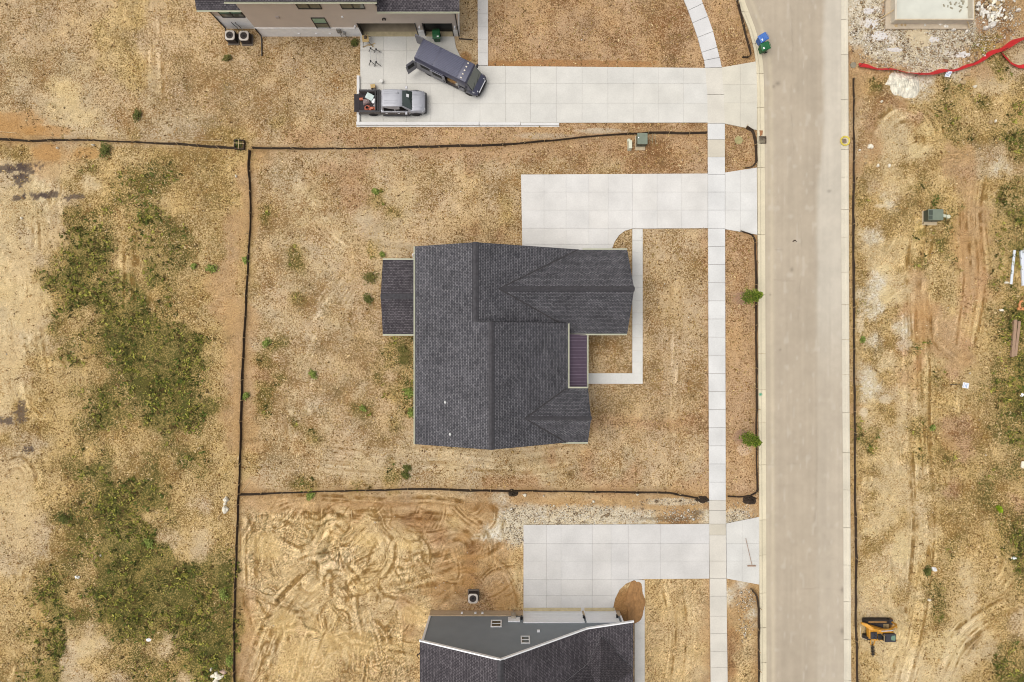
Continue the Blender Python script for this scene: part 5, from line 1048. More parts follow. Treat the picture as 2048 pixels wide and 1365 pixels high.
for i, (a, b_, rx, ry, lb) in enumerate(((1740,294,5,5.5,'largest pale stone in the loose row by the east fence'),(1730,314,3.5,3.5,'round tan stone below the largest pale stone'),(1730,327,3,3,'small tan stone by the east fence, lowest of its trio'),(1755,332,3.2,3.2,'pale stone right of the small tan one'),(1778,332,3.5,3,'pale wedge stone farthest right of the loose row'),(1719,301,2.5,2.5,'white stone touching the weeds by the east fence'),
    (1933,150,5,4,'tan block with a split top below the red netting'),(1924,166,6,4,'oblong tan stone below the split block'),(1948,174,4,3,'pale triangular stone among the rocks below the netting'),(1980,246,3.5,4,'egg shaped tan stone in the upper right lot'),(1990,243,2,2.5,'small white stone right of the egg shaped one'),(1763,204,2.5,2.5,'lone white stone above the circular track marks'),
    (2012,566,4,3,'white triangular stone left of the short white board'),(2001,621,4,2.5,'flat pale stone left of the orange pipe'),(1049,990,4,3.5,'pale stone right of the crumpled cloth by the south fence'),(1087,992,2,2,'small white stone above the washed gravel'),(1187,1003,4,2,'flat pale stone above the gravel strip'),(1275,989,3.5,2,'pale stone pair below the south fence'),
    (1858,1200,3,3.2,'white stone on the bare strip below the white sack'),(2045,930,4,9,'white slab lying at the right edge of the lot'),(44,437,2.4,2.6,'white stone in the sandy far left'),(187,291,4,2,'white stone just under the west fence'),(116,297,3,2,'white chip left of the one under the west fence'),(473,353,2.4,2.6,'white stone close to the top of the long fence'))):
    rock(a, b_, rx*.95, ry*.95, .12+.02*rx, 30+i, lb, (ROCK, ROCK3)[i in (1, 2, 6, 7, 9)], 'loose stones on the lots')
# rubble pile beside the pit
r = random.Random(9); G = 'broken limestone slabs heaped beside the concrete pit'; pro = []
big = [(1961,26,4.5,13,.15,'long white slab standing along the left side of the rubble heap'),(1994,28,5,12,-.5,'large white slab in the middle of the rubble heap'),(1984,50,9,5,.5,'wide white slab at the foot of the rubble heap'),(1971,57,6,5,.3,'pale slab at the lower left end of the rubble heap'),(2034,22,3.5,4,0,'round white stone alone to the right of the rubble heap')]
for i, (a, b_, rx, ry, rz, lb) in enumerate(big): rock(a, b_, rx, ry, .32, 70+i, lb, ROCK2, G, rz)
def slabrock(k):
    r_ = random.Random(k); bm = bmesh.new()
    for _ in range(11): bm.verts.new((r_.uniform(-.24, .24), r_.uniform(-.14, .14), r_.uniform(0, .16)))
    h_ = bmesh.ops.convex_hull(bm, input=bm.verts); bmesh.ops.delete(bm, geom=[v for v in bm.verts if not v.link_faces], context='VERTS'); me = bpy.data.meshes.new('boulder'); bm.to_mesh(me); bm.free(); me.materials.append((ROCK2, ROCK, ROCK3)[k % 3]); o = bpy.data.objects.new('boulder', me); COL.objects.link(o); return tag(o, 'broken pale slab in the heap beside the concrete pit', 'rock', G)
base = [slabrock(k) for k in range(6)] if True else [rock(1975, 12, 5, 3, .2, 80+k, 'broken pale slab in the heap beside the concrete pit', (ROCK2, ROCK, ROCK3)[k], G, 0) for k in range(3)]
for i in range(84):
    o = base[i % 6] if i < 6 else base[i % 6].copy()
    if i >= 6: COL.objects.link(o)
    c = P(1958+r.gauss(30, 15), r.uniform(-8, 48)); o.location = (c.x, c.y, r.uniform(.0, .3)); o.rotation_euler = (r.uniform(-.5, .5), r.uniform(-.5, .5), r.uniform(0, 3)); k = r.uniform(.6, 1.3); o.scale = (k, k*r.uniform(.7, 1.3), k)
    if r.random() < .0: pass
G2 = 'stones lying along the outside of the concrete pit'
for i, (a, b_, rx, ry, lb) in enumerate(((1788,54,6,4,'flat tan stone at the lower left corner of the pit'),(1800,52,4.5,5,'round tan stone beside the pit corner, second from left'),(1808,52,4,4,'tan stone beside the pit corner, third from left'),(1848,51,4.5,4,'grey white stone below the middle of the pit'),(1880,51,5,5,'pink white round stone below the pit'),(1890,54,5,7,'tall white stone right of the pink one'),
     (1779,46,3.5,3,'small white stone at the pit corner'),(1785,47,3,2.5,'second small white stone at the pit corner'),(1905,61,6,3,'flat stone chip right of the tall white stone'))): rock(a, b_, rx, ry, .2, 100+i, lb, (ROCK3 if i < 3 else ROCK2), G2)
TARP = mat('white slurry crust', (.62,.58,.47), rough=.9, var=.34, scale=3.2, fine=.12, fscale=14, bump=1.0, stretch=(1.8,.7,1))
crumple(1807,171,30,26,.30,8,'crinkled white concrete spill just below the red netting', TARP, 'concrete_spill', 'concrete spill')
crumple(1838,73,28,22,.08,9,'streaked tan slurry patch right under the concrete pit', mat('tan slurry', S(208,190,156), rough=.9, var=.12, scale=3), 'slurry_patch', 'slurry')
for i, a in enumerate(((1745,48,16,9,'white plaster patch in the top corner near the kerb'),(1760,72,17,9,'broad white plaster splash above the red netting'),(1925,110,16,6,'white plastic sheet near the sign and netting'),(1790,100,18,4,'narrow white streak of plaster above the netting'),(1737,22,12,6,'white plaster patch close to the top edge'),(1866,80,14,6,'white plaster scrap right of the slurry patch'))): crumple(*a[:4], .06, 20+i, a[4], mat('white plaster', S(226,220,214), rough=.85, var=.08, scale=5), 'plaster_patch', 'plaster', 'white plaster left on the dug lot')
o = crumple(1868,1139,6,4,.22,12,'small white sack lying in the right lot', WHITE, 'sack', 'sack'); o.rotation_euler.z = -.5
for i, (a, b_, lb) in enumerate(((2044,790,'white paper scrap at the right edge'),(2028,1117,'white paper scrap in the weeds on the right'),(297,1280,'white plastic scrap in the green lower left weeds'),(155,1155,'white paper scrap left of the dense weeds'))): crumple(a, b_, 5, 3, .06, 30+i, lb, WHITE, 'litter', 'litter', 'white litter scraps')

# concrete pit (unfinished foundation)
W1 = mat('form concrete', S(222,212,192), rough=.9, var=.08, scale=2); FL = mat('grey green slab', S(222,222,208), rough=.8, var=.06, scale=1.2)
h = .9; a = P(1790,41,h); b = P(1949,41,h); top = a.y+9; c = P(1868,20); pit = site('foundation_box', (c.x, c.y, 0), label='unfinished concrete foundation box with grey green floor, at the top edge', cat='foundation')
m = MB(); t = .16; m.box(a.x, a.x+t, a.y+t, top, -.1, h); m.box(b.x-t, b.x, a.y+t, top, -.1, h); m.box(a.x, b.x, a.y, a.y+t-.001, -.1, h+.002); m.box(a.x, b.x, top+.001, top+t, -.1, h); m.build('wall', W1, pit)
m = MB(); m.box(a.x-.45, b.x+.1, a.y-.42, a.y-.001, -.12, .2); m.box(a.x-.45, a.x-.001, a.y, top, -.12, .2); m.build('footing', mat('footing concrete', S(200,184,160), rough=.9, var=.1, scale=3), pit)
m = MB(); m.box(a.x+t+.001, b.x-t-.001, a.y+t, top, -.1, .25); m.build('floor', FL, pit)
m = MB(); m.tube([(a.x+.02,a.y+.02,h+.04),(b.x-.02,a.y+.02,h+.04),(b.x-.02,top,h+.04)], .03, 5); m.build('form_board', LATH, pit)
for (x0_, y0_, x1_, y1_) in ((a.x-.9,a.y+.5,a.x+.0,a.y+1.0),(a.x-.8,a.y+1.9,a.x,a.y+2.5),(b.x+.1,a.y-.4,b.x-.5,a.y-.05)): m = MB(); m.tube([(x0_,y0_,.1),(x1_,y1_,.75)], .045, 5); m.build('brace', LATH, pit)
r = random.Random(3)
for i in range(16):
    rx = r.uniform(-1, 1); c2 = P(1910+r.gauss(0, 14), 12+r.gauss(0, 7)); 
    m = MB(); s_ = r.uniform(.06, .2); a_ = r.uniform(0, 3); m.box(-s_, s_, -s_*.4, s_*.4, 0, s_*.5, 0, Matrix.Rotation(a_, 4, 'Z')); o = m.build('rubble_scrap', mat('scrap concrete', S(170,162,140), rough=.9, var=.2), bevel=.02); o.location = (c2.x, c2.y, .25); tag(o, 'broken concrete scrap lying on the grey green pit floor', 'rubble', 'scraps on the pit floor')

# ------------------------------------------------------------------ red safety netting
RED = mat('red safety mesh', S(214,44,48), rough=.6, var=.18, scale=3); RDARK = mat('steel post', S(120,96,80), rough=.6, metal=.4)
def netting(pl, label, seed, hgt=.72):
    r = random.Random(seed); pw = [P2(*p) for p in pl]; f = empty('safety_netting', (*pw[0], 0), 0, label, 'netting', 'red plastic safety netting'); o = Vector((*pw[0], 0)); q = resample(pw, .16); m = MB(); rings = []
    for i, p in enumerate(q):
        d = (q[min(i+1, len(q)-1)]-q[max(i-1, 0)]).normalized(); nn = Vector((-d.y, d.x, 0)); s_ = i*.16; b = Vector((p.x, p.y, 0))-o; k = .16*math.sin(s_*.9+seed)+.08*math.sin(s_*2.7); h = hgt*(.72+.28*math.sin(s_*.7+seed*2)); rings.append([b+nn*(k+.18)+Vector((0,0,.05)), b+nn*k*.6+Vector((0,0,h*.5)), b+nn*(k*.4-.16)+Vector((0,0,h)), b+nn*(k*.4-.18)+Vector((0,0,h)), b+nn*(k*.6-.02)+Vector((0,0,h*.5)), b+nn*(k+.16)+Vector((0,0,.05))])
    m.loft(rings); m.build('mesh', RED, f, smooth=True)
    for i, p in enumerate(resample(pw, 2.6)): m = MB(); x, y = p.x-o.x, p.y-o.y; m.tube([(x,y,0),(x+r.uniform(-.1,.1),y+r.uniform(-.1,.1),hgt+.35)], .025, 6); m.build('post', RDARK, f)
    return f
netting([(1716,135),(1740,137),(1790,140),(1812,147),(1832,154),(1860,152),(1900,143),(1945,128),(1975,112),(2000,104),(2048,76),(2100,45)], 'long red safety netting sagging between posts across the dug lot', 2)
netting([(2002,106),(2008,115),(2020,127),(2036,136),(2060,139),(2100,142)], 'short branch of red netting curving down to the right edge', 5, .6)
# small signs
SIGNW = mat('sign board white', S(238,240,244), rough=.4, var=.02); SIGNB = mat('sign blue print', S(120,150,196), rough=.4, var=.02); SIGND = mat('sign grey print', S(150,160,176), rough=.4, var=.02)
def sign(px_, py_, h, rz, tilt, label, w_=.34, d_=.5, lie=False):
    c = P(px_, py_); s = empty('small_sign', (c.x, c.y, 0), rz, label, 'sign'); M = Matrix.Translation((0,0,h)) @ Matrix.Rotation(tilt, 4, 'X')
    m = MB(); m.box(-w_, w_, -d_/2, d_/2, -.012, .012, 0, M); b = m.build('board', SIGNW, s)
    m = MB()
    for k, (x0_, x1_, y0_, y1_) in enumerate(((-.8,.8,.25,.33),(-.8,.3,.02,.12),(-.8,.8,-.2,-.1),(.1,.8,-.38,-.28))): m.box(x0_*w_, x1_*w_, y0_*d_, y1_*d_, .013, .016, 0, M)
    m.build('print', SIGNB, b); m = MB()
    m.tube([(0,.02,0),(0,.03,h)], .02, 6); m.build('post', DARKT if not lie else LATH, s); return s
sign(1889.5,153,.5,math.radians(65),-.5,'small white sign with blue print leaning against the red netting', .28, .42); sign(1918,770,.9,math.radians(80),-.4,'small white sign with blue lines on a dark post, alone in the right lot', .24, .46)
m = MB(); c = P(1908,769); m.box(-.4,.2,-.03,.03,0,.06); o = m.build('dark_stake', BLACK); o.location = (c.x, c.y, .02); tag(o, 'short dark stake lying left of the lone white sign', 'stake')

# boards and beams at the right edge
PW = mat('white vinyl', S(234,240,246), rough=.4, var=.02)
def plank(x0_, y0_, x1_, y1_, wd, hh, mt, label, name='board', cat='board', group=None, z=.02, rot=0):
    a, b = P(x0_, y0_), P(x1_, y1_); c = (a+b)/2; d = b-a; m = MB(); L = d.length/2; m.box(-L, L, -wd/2, wd/2, 0, hh); m.box(-L*.98, L*.98, -wd*.32, wd*.32, hh, hh+.006); o = m.build(name, mt, bevel=.006); o.location = (c.x, c.y, z); o.rotation_euler.z = math.atan2(d.y, d.x); return tag(o, label, cat, group)
plank(2028,501,2021,569,.2,.08,PW,'single narrow white board lying left of the wide white stack')
for k in range(3): plank(2042+k*8,496+k*2-(k==0)*-6,2046+k*8,572,.34,.16,PW,('leftmost wide white board of the stack at the right edge','second wide white board of the stack at the right edge','third wide white board, mostly out of frame')[k], group='white boards stacked at the right edge')
BEAM = mat('weathered beam', S(176,146,120), rough=.9, var=.25, scale=5, bump=.4, stretch=(1,8,8))
plank(2028,640,2022,714,.26,.22,BEAM,'left weathered timber beam of the pair in the weeds',name='timber_beam',cat='beam'); plank(2036,643,2028,712,.22,.2,BEAM,'right weathered timber beam of the pair in the weeds',name='timber_beam',cat='beam')
ORG_ = mat('orange plastic', S(222,150,94), rough=.5, var=.08); c = P(2041,611); f = empty('orange_trestle', (c.x, c.y, 0), 0, 'orange bent trestle lying at the right edge above the timber beams', 'trestle')
m = MB(); m.box(-.35,.6,-.45,-.2,.02,.2); m.build('bar', ORG_, f, bevel=.03); m = MB(); m.tube([(-.12,-.2,.12),(-.2,.05,.14),(-.12,.3,.14),(.05,.38,.14)], .10, 8); m.build('bracket', ORG_, f, smooth=True); m = MB(); m.box(-.2,-.05,-.36,-.3,.2,.24); m.box(.2,.35,-.36,-.3,.2,.24); m.build('slot', BLACK, f)
for a in ((0,264,34,267,'pale stick lying above the far left end of the west fence'),(365,283,395,281,'left pale lath lying above the west fence'),(395,281,445,282,'right pale lath lying above the west fence'),(486,982,500,965,'short lath leaning in the corner of the pale lot'),(703,1020,704,1036,'thin pipe stub standing in the churned lot'),(978,1037,994,1043,'pale lath in the mud left of the gravel'),(1398,1003,1416,1007,'pale splintered lath by the folded cloth'),(1484,612,1492,597,'thin pale stake leaning at the nearer conifer'),(435,1037,445,1024,'pale stick by the three boulders')):
    plank(a[0],a[1],a[2],a[3],.05,.04,LATH,a[4],name='lath',cat='stick',group='pale laths and sticks left on the ground')
# pallet-like inlet frame at the fence corner
c = P(482,291); f = empty('inlet_frame', (c.x, c.y, 0), -.05, 'dark square inlet frame with weeds where three silt fences meet', 'frame')
m = MB(); m.box(-.5,.4,-.42,-.34,0,.35); m.box(-.5,.4,.34,.42,0,.35); m.box(-.5,-.42,-.339,.339,0,.35); m.box(.33,.4,-.339,.339,0,.35); m.build('cloth', CLOTH, f, bevel=.02)
m = MB(); m.box(-.55,.42,.05,.1,.36,.4); m.build('crossbar', LATH, f); m = MB(); m.box(-.1,-.05,-.42,.42,.35,.38); m.build('crossbar', LATH, f)
plant(478,290,9,DKG,'dark weeds growing inside the inlet frame',5,.3,220)

# ------------------------------------------------------------------ broom on the lower apron
c = P(1498,1103); f = empty('push_broom', (c.x, c.y, .09), 0, 'push broom left lying on the lowest driveway apron', 'broom'); BW = mat('broom wood', S(176,144,120), rough=.7)
a, b = P(1490,1076)-c, P(1503,1131)-c; m = MB(); m.tube([(a.x,a.y,.10),(b.x,b.y,.08)], .022, 6); m.build('handle', BW, f)
m = MB(); m.box(b.x-.42, b.x+.32, b.y-.05, b.y+.05, .06, .12); m.build('head', BW, f, bevel=.01); m = MB(); m.box(b.x-.40, b.x+.30, b.y-.04, b.y+.04, .0, .06); m.build('bristles', mat('bristle grey', S(150,140,130), rough=.9), f)
o = crumple(1269,1203,18,40,.16,47,None, mat('trampled mud', S(168,126,80), rough=.95, var=.2, scale=2.5, fine=.1, fscale=9, bump=.5), 'mud_spill', None); o.location.z = .075; tag(o, 'brown mud spilled over the start of the lower walk', kind='structure')
# spray mark on kerb
c = P(1520,789); m = MB()
for k in range(5): M = Matrix.Rotation(k*.63, 4, 'Z'); m.box(-.17, .17, -.02, .02, 0, .006-.001*k, 0, M)
o = m.build('spray_mark', mat('green marking paint', S(96,176,140), rough=.7)); o.location = (c.x, c.y, .128); tag(o, 'green star of marking paint on the left kerb', 'paint mark')

# ------------------------------------------------------------------ workshop gear on the upper driveway
def sawhorse(px_, py_, label):
    c = P(px_, py_); s = empty('sawhorse', (c.x, c.y, .09), 0, label, 'sawhorse', 'folding sawhorses on the upper driveway')
    m = MB(); m.box(-.04,.04,-.62,.62,.72,.79); m.build('beam', mat('galvanised beam', S(200,198,192), rough=.5), s, bevel=.01)
    for sy in (-1, 1):
        for sx in (-1, 1): m = MB(); m.tube([(0,sy*.55,.74),(sx*.30,sy*.62,0)], .028, 6); m.build('leg', BLACK, s)
        m = MB(); m.box(-.06,.06,sy*.55-.08,sy*.55+.08,.68,.82); m.build('bracket', BLACK, s, bevel=.01)
    return s
sawhorse(745,118,'left sawhorse with black legs near the garage'); sawhorse(756,120,'right sawhorse with black legs near the garage')
c = P(735,86); s = empty('mitre_saw_stand', (c.x, c.y, .09), .1, 'cluttered wooden topped saw stand by the open garage', 'saw stand')
m = MB(); m.box(-.28,.28,-.3,.3,.74,.78); m.build('table_top', mat('plywood', S(206,176,120), rough=.8, var=.1), s, bevel=.01)
for sx in (-1, 1):
    for sy in (-1, 1): m = MB(); m.tube([(sx*.2,sy*.2,.74),(sx*.42,sy*.42,0)], .02, 6); m.build('leg', BLACK, s)
m = MB(); m.box(-.1,.12,-.05,.2,.78,.95); m.cyl((.05,.05,.95), .11, .05, 18, 'y'); m.build('saw', mat('saw grey', S(110,96,84), rough=.5, metal=.3), s, bevel=.015); m = MB(); m.tube([(.1,.1,.98),(.25,.35,1.15),(.35,.2,1.1)], .015, 6); m.build('hose', BLACK, s)
for i, (x0_, y0_, x1_, y1_) in enumerate(((738,93,751,88),(727,96,740,90),(744,90,748,96))): plank(x0_,y0_,x1_,y1_,.07,.05,LATH,('upper offcut lath beside the saw stand','left offcut lath beside the saw stand','shortest offcut lath beside the saw stand')[i],name='offcut',cat='offcut',z=.1)
c = P(764,166); b = empty('bucket', (c.x, c.y, .09), 0, 'white round bucket alone on the upper driveway', 'bucket'); m = MB(); m.cyl((0,0,0), .12, .32, 20, r2=.145); m.build('body', WHITE, b); m = MB(); m.cyl((0,0,.32), .155, .03, 20); m.build('lid', mat('bucket lid', S(232,230,222), rough=.5), b, bevel=.008)
c = P(748,177); b = empty('step_stool', (c.x, c.y, .09), .15, 'small wooden step stool beside the pickup bed', 'stool'); m = MB(); m.box(-.2,.2,-.16,.16,.42,.46); m.build('top', mat('plywood', S(206,176,120)), b, bevel=.01); m = MB(); m.box(-.18,.18,.06,.1,.2,.24); m.build('shelf', mat('plywood', S(206,176,120)), b)
for sx in (-1, 1): m = MB(); m.box(sx*.18-.02,sx*.18+.02,-.2,.2,0,.42); m.build('leg', BW, b, bevel=.01)

# ------------------------------------------------------------------ vehicles
TYRE = mat('tyre rubber', S(40,38,38), rough=.85, var=.1); RIM = mat('dark alloy', S(110,108,108), rough=.35, metal=.6); RIMD = mat('black alloy', S(66,64,64), rough=.4, metal=.4)
CGL = mat('car glass', S(62,74,66), rough=.05, var=.25, scale=1.5, spec=.9, coat=.6); CGD = mat('dark side glass', S(22,22,24), rough=.4, spec=.05); CHR = mat('bright metal', S(200,200,204), rough=.4, metal=.4)
PLA = mat('bumper plastic', S(62,60,62), rough=.6, var=.08); HL = mat('headlamp lens', S(206,208,210), rough=.12, spec=.8); BEDM = mat('bed liner', S(54,48,50), rough=.8, var=.15)
def wheel(parent, x, y, r_, wd, side, rimm=RIM):
    m = MB(); s = side; n = 26; prof = [(r_*.62, 0), (r_*.9, 0), (r_, .03), (r_, wd-.03), (r_*.9, wd), (r_*.62, wd)]
    rings = [[(x+pr*math.cos(t*2*math.pi/n), y-s*py_, r_+pr*math.sin(t*2*math.pi/n)) for t in range(n)] for pr, py_ in prof]; m.loft(rings); w_ = m.build('wheel', TYRE, parent, smooth=True)
    m = MB(); m.cyl((x, y-s*.05-.01, r_), r_*.62, .02, 24, 'y')
    for k in range(6):
        M = Matrix.Translation((x, y-s*.02, r_)) @ Matrix.Rotation(k*math.pi/3, 4, 'Y'); m.box(-.03, .03, -.012, .012, .04, r_*.58, 0, M)
    m.cyl((x, y-s*.03-.015, r_), .07, .03, 12, 'y'); m.build('rim', rimm, w_); return w_
def sec(x, hw, z0, zm, z1, hwt, M=None):
    """one cross-section of a body: sill, waist, top"""
    return [(x,-hw*.94,z0),(x,-hw,z0+(zm-z0)*.35),(x,-hw,zm),(x,-hwt,z1),(x,-hwt*.55,z1+.025),(x,0,z1+.035),(x,hwt*.55,z1+.025),(x,hwt,z1),(x,hw,zm),(x,hw,z0+(zm-z0)*.35),(x,hw*.94,z0)]
def slabq(m, a, b, c, d, th=.02, mi=0):
    """a thick pane through four corners"""
    a, b, c, d = map(Vector, (a, b, c, d)); n = (b-a).cross(d-a).normalized()*th; m.add([a,b,c,d,a+n,b+n,c+n,d+n], [(0,3,2,1),(4,5,6,7),(0,1,5,4),(1,2,6,5),(2,3,7,6),(3,0,4,7)], mi)
# --- pickup (x forward, y left)
PSI = mat('silver car paint', S(178,179,185), rough=.42, metal=.2, var=.05, coat=.15, spec=.3); PSD = mat('grey door paint', S(112,104,100), rough=.5, metal=.0, var=.06, spec=.25)
pk = empty('pickup_truck', (-10.45, 20.92, .09), 0, 'silver crew cab pickup with its tailgate down and a cluttered bed', 'pickup truck')
m = MB()
m.loft([sec(-.98,.98,.42,.95,1.12,.93), sec(.6,.98,.42,.95,1.13,.93), sec(1.55,.99,.42,.95,1.12,.90), sec(1.72,.99,.42,.95,1.14,.86), sec(2.35,.97,.45,.92,1.09,.82), sec(2.72,.93,.5,.85,1.0,.76), sec(2.86,.82,.55,.78,.88,.62)])
for s in (-1, 1): m.add([(1.78,s*.62,1.16),(2.6,s*.56,1.07),(2.6,s*.30,1.10),(1.78,s*.34,1.19),(1.78,s*.5,1.205),(2.55,s*.44,1.115)], [(0,1,5,4),(4,5,2,3),(0,4,3),(1,2,5)])
body = m.build('body', PSI, pk, bevel=.025, smooth=True)
for y_ in (-.36, 0, .36): m = MB(); m.box(1.85, 2.5, y_-.012+(.0), y_+.012, 1.135-.0, 1.19 if y_ == 0 else 1.17); m.build('hood_crease', PSD, body) if False else None
for s in (-1, 1):
    m = MB(); m.box(-.96, 1.5, s*.93 if s > 0 else -.995, .995 if s > 0 else -.93, .45, .98); 
    m = MB(); slabq(m, (-.94,s*.992,.50), (.24,s*.992,.50), (.24,s*.992,.96), (-.94,s*.992,.96), .012*s); d_ = m.build('door', PSD, pk, bevel=.008); m = MB(); m.box(-.62,-.42,s*1.02-.015,s*1.02+.015,.86,.90); m.build('handle', CHR, d_)
    m = MB(); slabq(m, (.27,s*.992,.50), (1.42,s*.992,.50), (1.42,s*.992,.96), (.27,s*.992,.96), .012*s); d_ = m.build('door', PSD, pk, bevel=.008); m = MB(); m.box(.45,.65,s*1.02-.015,s*1.02+.015,.86,.90); m.build('handle', CHR, d_)
    m = MB(); m.box(-.9, 1.5, s*1.02-.06, s*1.02+.06, .34, .40); m.build('running_board', PLA, pk, bevel=.01)
m = MB(); m.loft([[(-.92,-.84,1.14),(-.92,.84,1.14),(-.92+.12,.70,1.80),(-.92+.12,-.70,1.80)],[(-.74,-.88,1.14),(-.74,.88,1.14),(-.70,.73,1.87),(-.70,-.73,1.87)],[(.2,-.9,1.14),(.2,.9,1.14),(.2,.74,1.90),(.2,-.74,1.90)],[(1.0,-.9,1.14),(1.0,.9,1.14),(.80,.72,1.87),(.80,-.72,1.87)],[(1.70,-.86,1.14),(1.70,.86,1.14),(.98,.68,1.80),(.98,-.68,1.80)]]); m.build('cab_roof', PSI, pk, bevel=.05, seg=3, smooth=True)
m = MB()
for y_ in (-.52,-.38,.38,.52,-.24,.24): m.box(-.60, .62, y_-.012, y_+.012, 1.895, 1.915)
rr = m.build('roof_ribs', PSI, pk); m = MB(); m.loft([[(.55,.40,1.90),(.75,.37,1.90),(.75,.43,1.90)],[(.58,.40,1.97),(.66,.39,1.97),(.66,.41,1.97)]]); m.build('antenna', BLACK, pk)
m = MB(); slabq(m, (1.72,-.80,1.165), (1.72,.80,1.165), (.99,.64,1.80), (.99,-.64,1.80), .03); ws = m.build('windshield', CGL, pk); m = MB(); slabq(m, (1.5,.20,1.385), (1.5,.48,1.385), (1.3,.46,1.56), (1.3,.20,1.56), .012); m.build('white_patch', WHITE, ws)  # small white patch laid on the windshield
m = MB(); m.tube([(1.76,-.6,1.19),(1.62,-.1,1.30)], .012, 5); m.tube([(1.76,.05,1.19),(1.62,.55,1.30)], .012, 5); m.build('wiper', BLACK, ws)
m = MB(); slabq(m, (-.93,.72,1.2), (-.93,-.72,1.2), (-.83,-.62,1.72), (-.83,.62,1.72), .02); m.build('rear_window', CGD, pk)
for s in (-1, 1):
    for (xa, xb, xc, xd) in ((-.72,.22,.22,-.64),(.32,1.42,.92,.32)):
        m = MB(); slabq(m, (xa,s*.895,1.20), (xb,s*.90,1.20), (xc,s*.745,1.78), (xd,s*.745,1.78), .02*s); m.build('side_window', CGD, pk)
    m = MB(); m.box(1.18,1.36,s*1.12-.12,s*1.12+.12,1.14,1.30); m.build('wing_mirror', PSI if s < 0 else CHR, pk, bevel=.03)
    m = MB(); m.add([(2.60,s*.60,.92),(2.60,s*.92,.88),(2.80,s*.78,.84),(2.86,s*.60,.86),(2.60,s*.60,1.02),(2.58,s*.90,.98),(2.76,s*.77,.95),(2.83,s*.60,.96)], [(3,2,1,0),(4,5,6,7),(0,1,5,4),(1,2,6,5),(2,3,7,6),(3,0,4,7)]); m.build('headlight', HL, pk)
    for x_ in (1.98, -1.78): wheel(pk, x_, s*.99, .40, .28, s, RIMD)
    m = MB(); m.tube([(1.98+.50*math.cos(t*.314), s*1.0, .40+.50*math.sin(t*.314)) for t in range(0, 11)], .035, 6); m.build('wheel_arch', PLA, pk)
m = MB(); m.box(2.80,2.95,-.88,.88,.42,.70); m.box(2.70,2.85,-.93,.93,.45,.66); m.build('front_bumper', PLA, pk, bevel=.04); m = MB(); m.box(2.84,2.90,-.58,.58,.66,.86); m.build('grille', BLACK, pk, bevel=.01)
m = MB(); m.box(-2.9,-1.02,-.93,.93,.50,.58); bd = m.build('bed_floor', BEDM, pk)
for s in (-1, 1): m = MB(); m.box(-2.88,-1.02,min(s*.83,s*.98),max(s*.83,s*.98),.5,1.12); w_ = m.build('bed_side', PSD, pk, bevel=.03); m = MB(); m.box(-2.88,-1.03,min(s*.82,s*.99),max(s*.82,s*.99),1.122,1.15); m.build('rail_cap', PLA, w_)
m = MB(); m.box(-1.12,-1.01,-.829,.829,.5,1.14); m.build('bed_bulkhead', PLA, pk); m = MB(); m.box(-1.50,-1.36,-.90,.90,1.152,1.22); m.box(-1.30,-1.14,-.90,.90,1.152,1.20); m.build('folded_bed_cover', BLACK, pk, bevel=.02)
m = MB(); m.box(-3.42,-2.92,-.78,.78,.56,.63); tg = m.build('tailgate', BEDM, pk, bevel=.02); m = MB(); m.box(-3.05,-2.88,-.95,.95,.36,.52); m.build('rear_bumper', PLA, pk, bevel=.03)
for s in (-1, 1): m = MB(); m.box(-2.91,-2.86,min(s*.84,s*.96),max(s*.84,s*.96),.68,1.0); m.build('tail_light', mat('tail lamp red', S(150,40,36), rough=.2), pk)
m = MB(); m.add([(1.10,-1.008,.98),(1.30,-1.008,.98),(1.22,-1.008,.58),(1.15,-1.008,.58),(1.23,-1.008,.90),(1.10,-1.008,.92)], [(0,1,4,5),(1,2,3,4)]); m.add([(1.10,-1.016,.98),(1.30,-1.016,.98),(1.22,-1.016,.58),(1.15,-1.016,.58),(1.23,-1.016,.90),(1.10,-1.016,.92)], [(0,1,4,5),(1,2,3,4)]); m.build('door_decal', WHITE, pk)
# load in the bed: things of their own
X0, Y0 = -10.45, 20.92
def load(name, lx, ly, lz, fn, mt, label, cat, rz=0., bevel=.02):
    m = MB(); fn(m); o = m.build(name, mt, bevel=bevel); o.location = (X0+lx, Y0+ly, .09+lz); o.rotation_euler.z = rz; return tag(o, label, cat, 'load in the pickup bed')
load('cool_box', -1.98, .42, .58, lambda m: (m.box(-.32,.32,-.24,.24,0,.36), m.box(-.34,.34,-.26,.26,.36,.44)), mat('cool box white', S(206,222,216), rough=.5), 'pale green white cool box in the pickup bed', 'cool box', -.5)
load('tool_case', -1.66, .10, .58, lambda m: (m.box(-.13,.13,-.2,.2,0,.34), m.box(-.05,.05,-.1,.1,.34,.38)), WHITE, 'small white case beside the cool box', 'case', -.3)
load('compressor_tank', -1.78, -.62, .58, lambda m: (m.cyl((-.25,0,.22), .18, .5, 18, 'x'), m.box(-.12,.12,-.1,.1,.36,.56)), mat('orange enamel', S(206,112,78), rough=.4), 'orange tank in the corner of the pickup bed', 'tank', .2)
load('hose_coil', -2.22, -.48, .62, lambda m: [m.tube([((.26-.03*q)*math.cos(t*.33), (.24-.03*q)*math.sin(t*.33), .04+.06*q+.02*math.sin(t)) for t in range(20)], .03, 6) for q in range(4)], mat('orange hose', S(204,112,88), rough=.6, var=.2), 'coil of dusty orange hose in the pickup bed', 'hose', 0, 0)
load('orange_box', -2.75, .28, .64, lambda m: (m.box(-.16,.16,-.1,.1,0,.2), m.box(-.1,.1,-.05,.05,.2,.26)), mat('orange enamel', S(206,112,78)), 'small orange box on the lowered tailgate', 'box', .1)
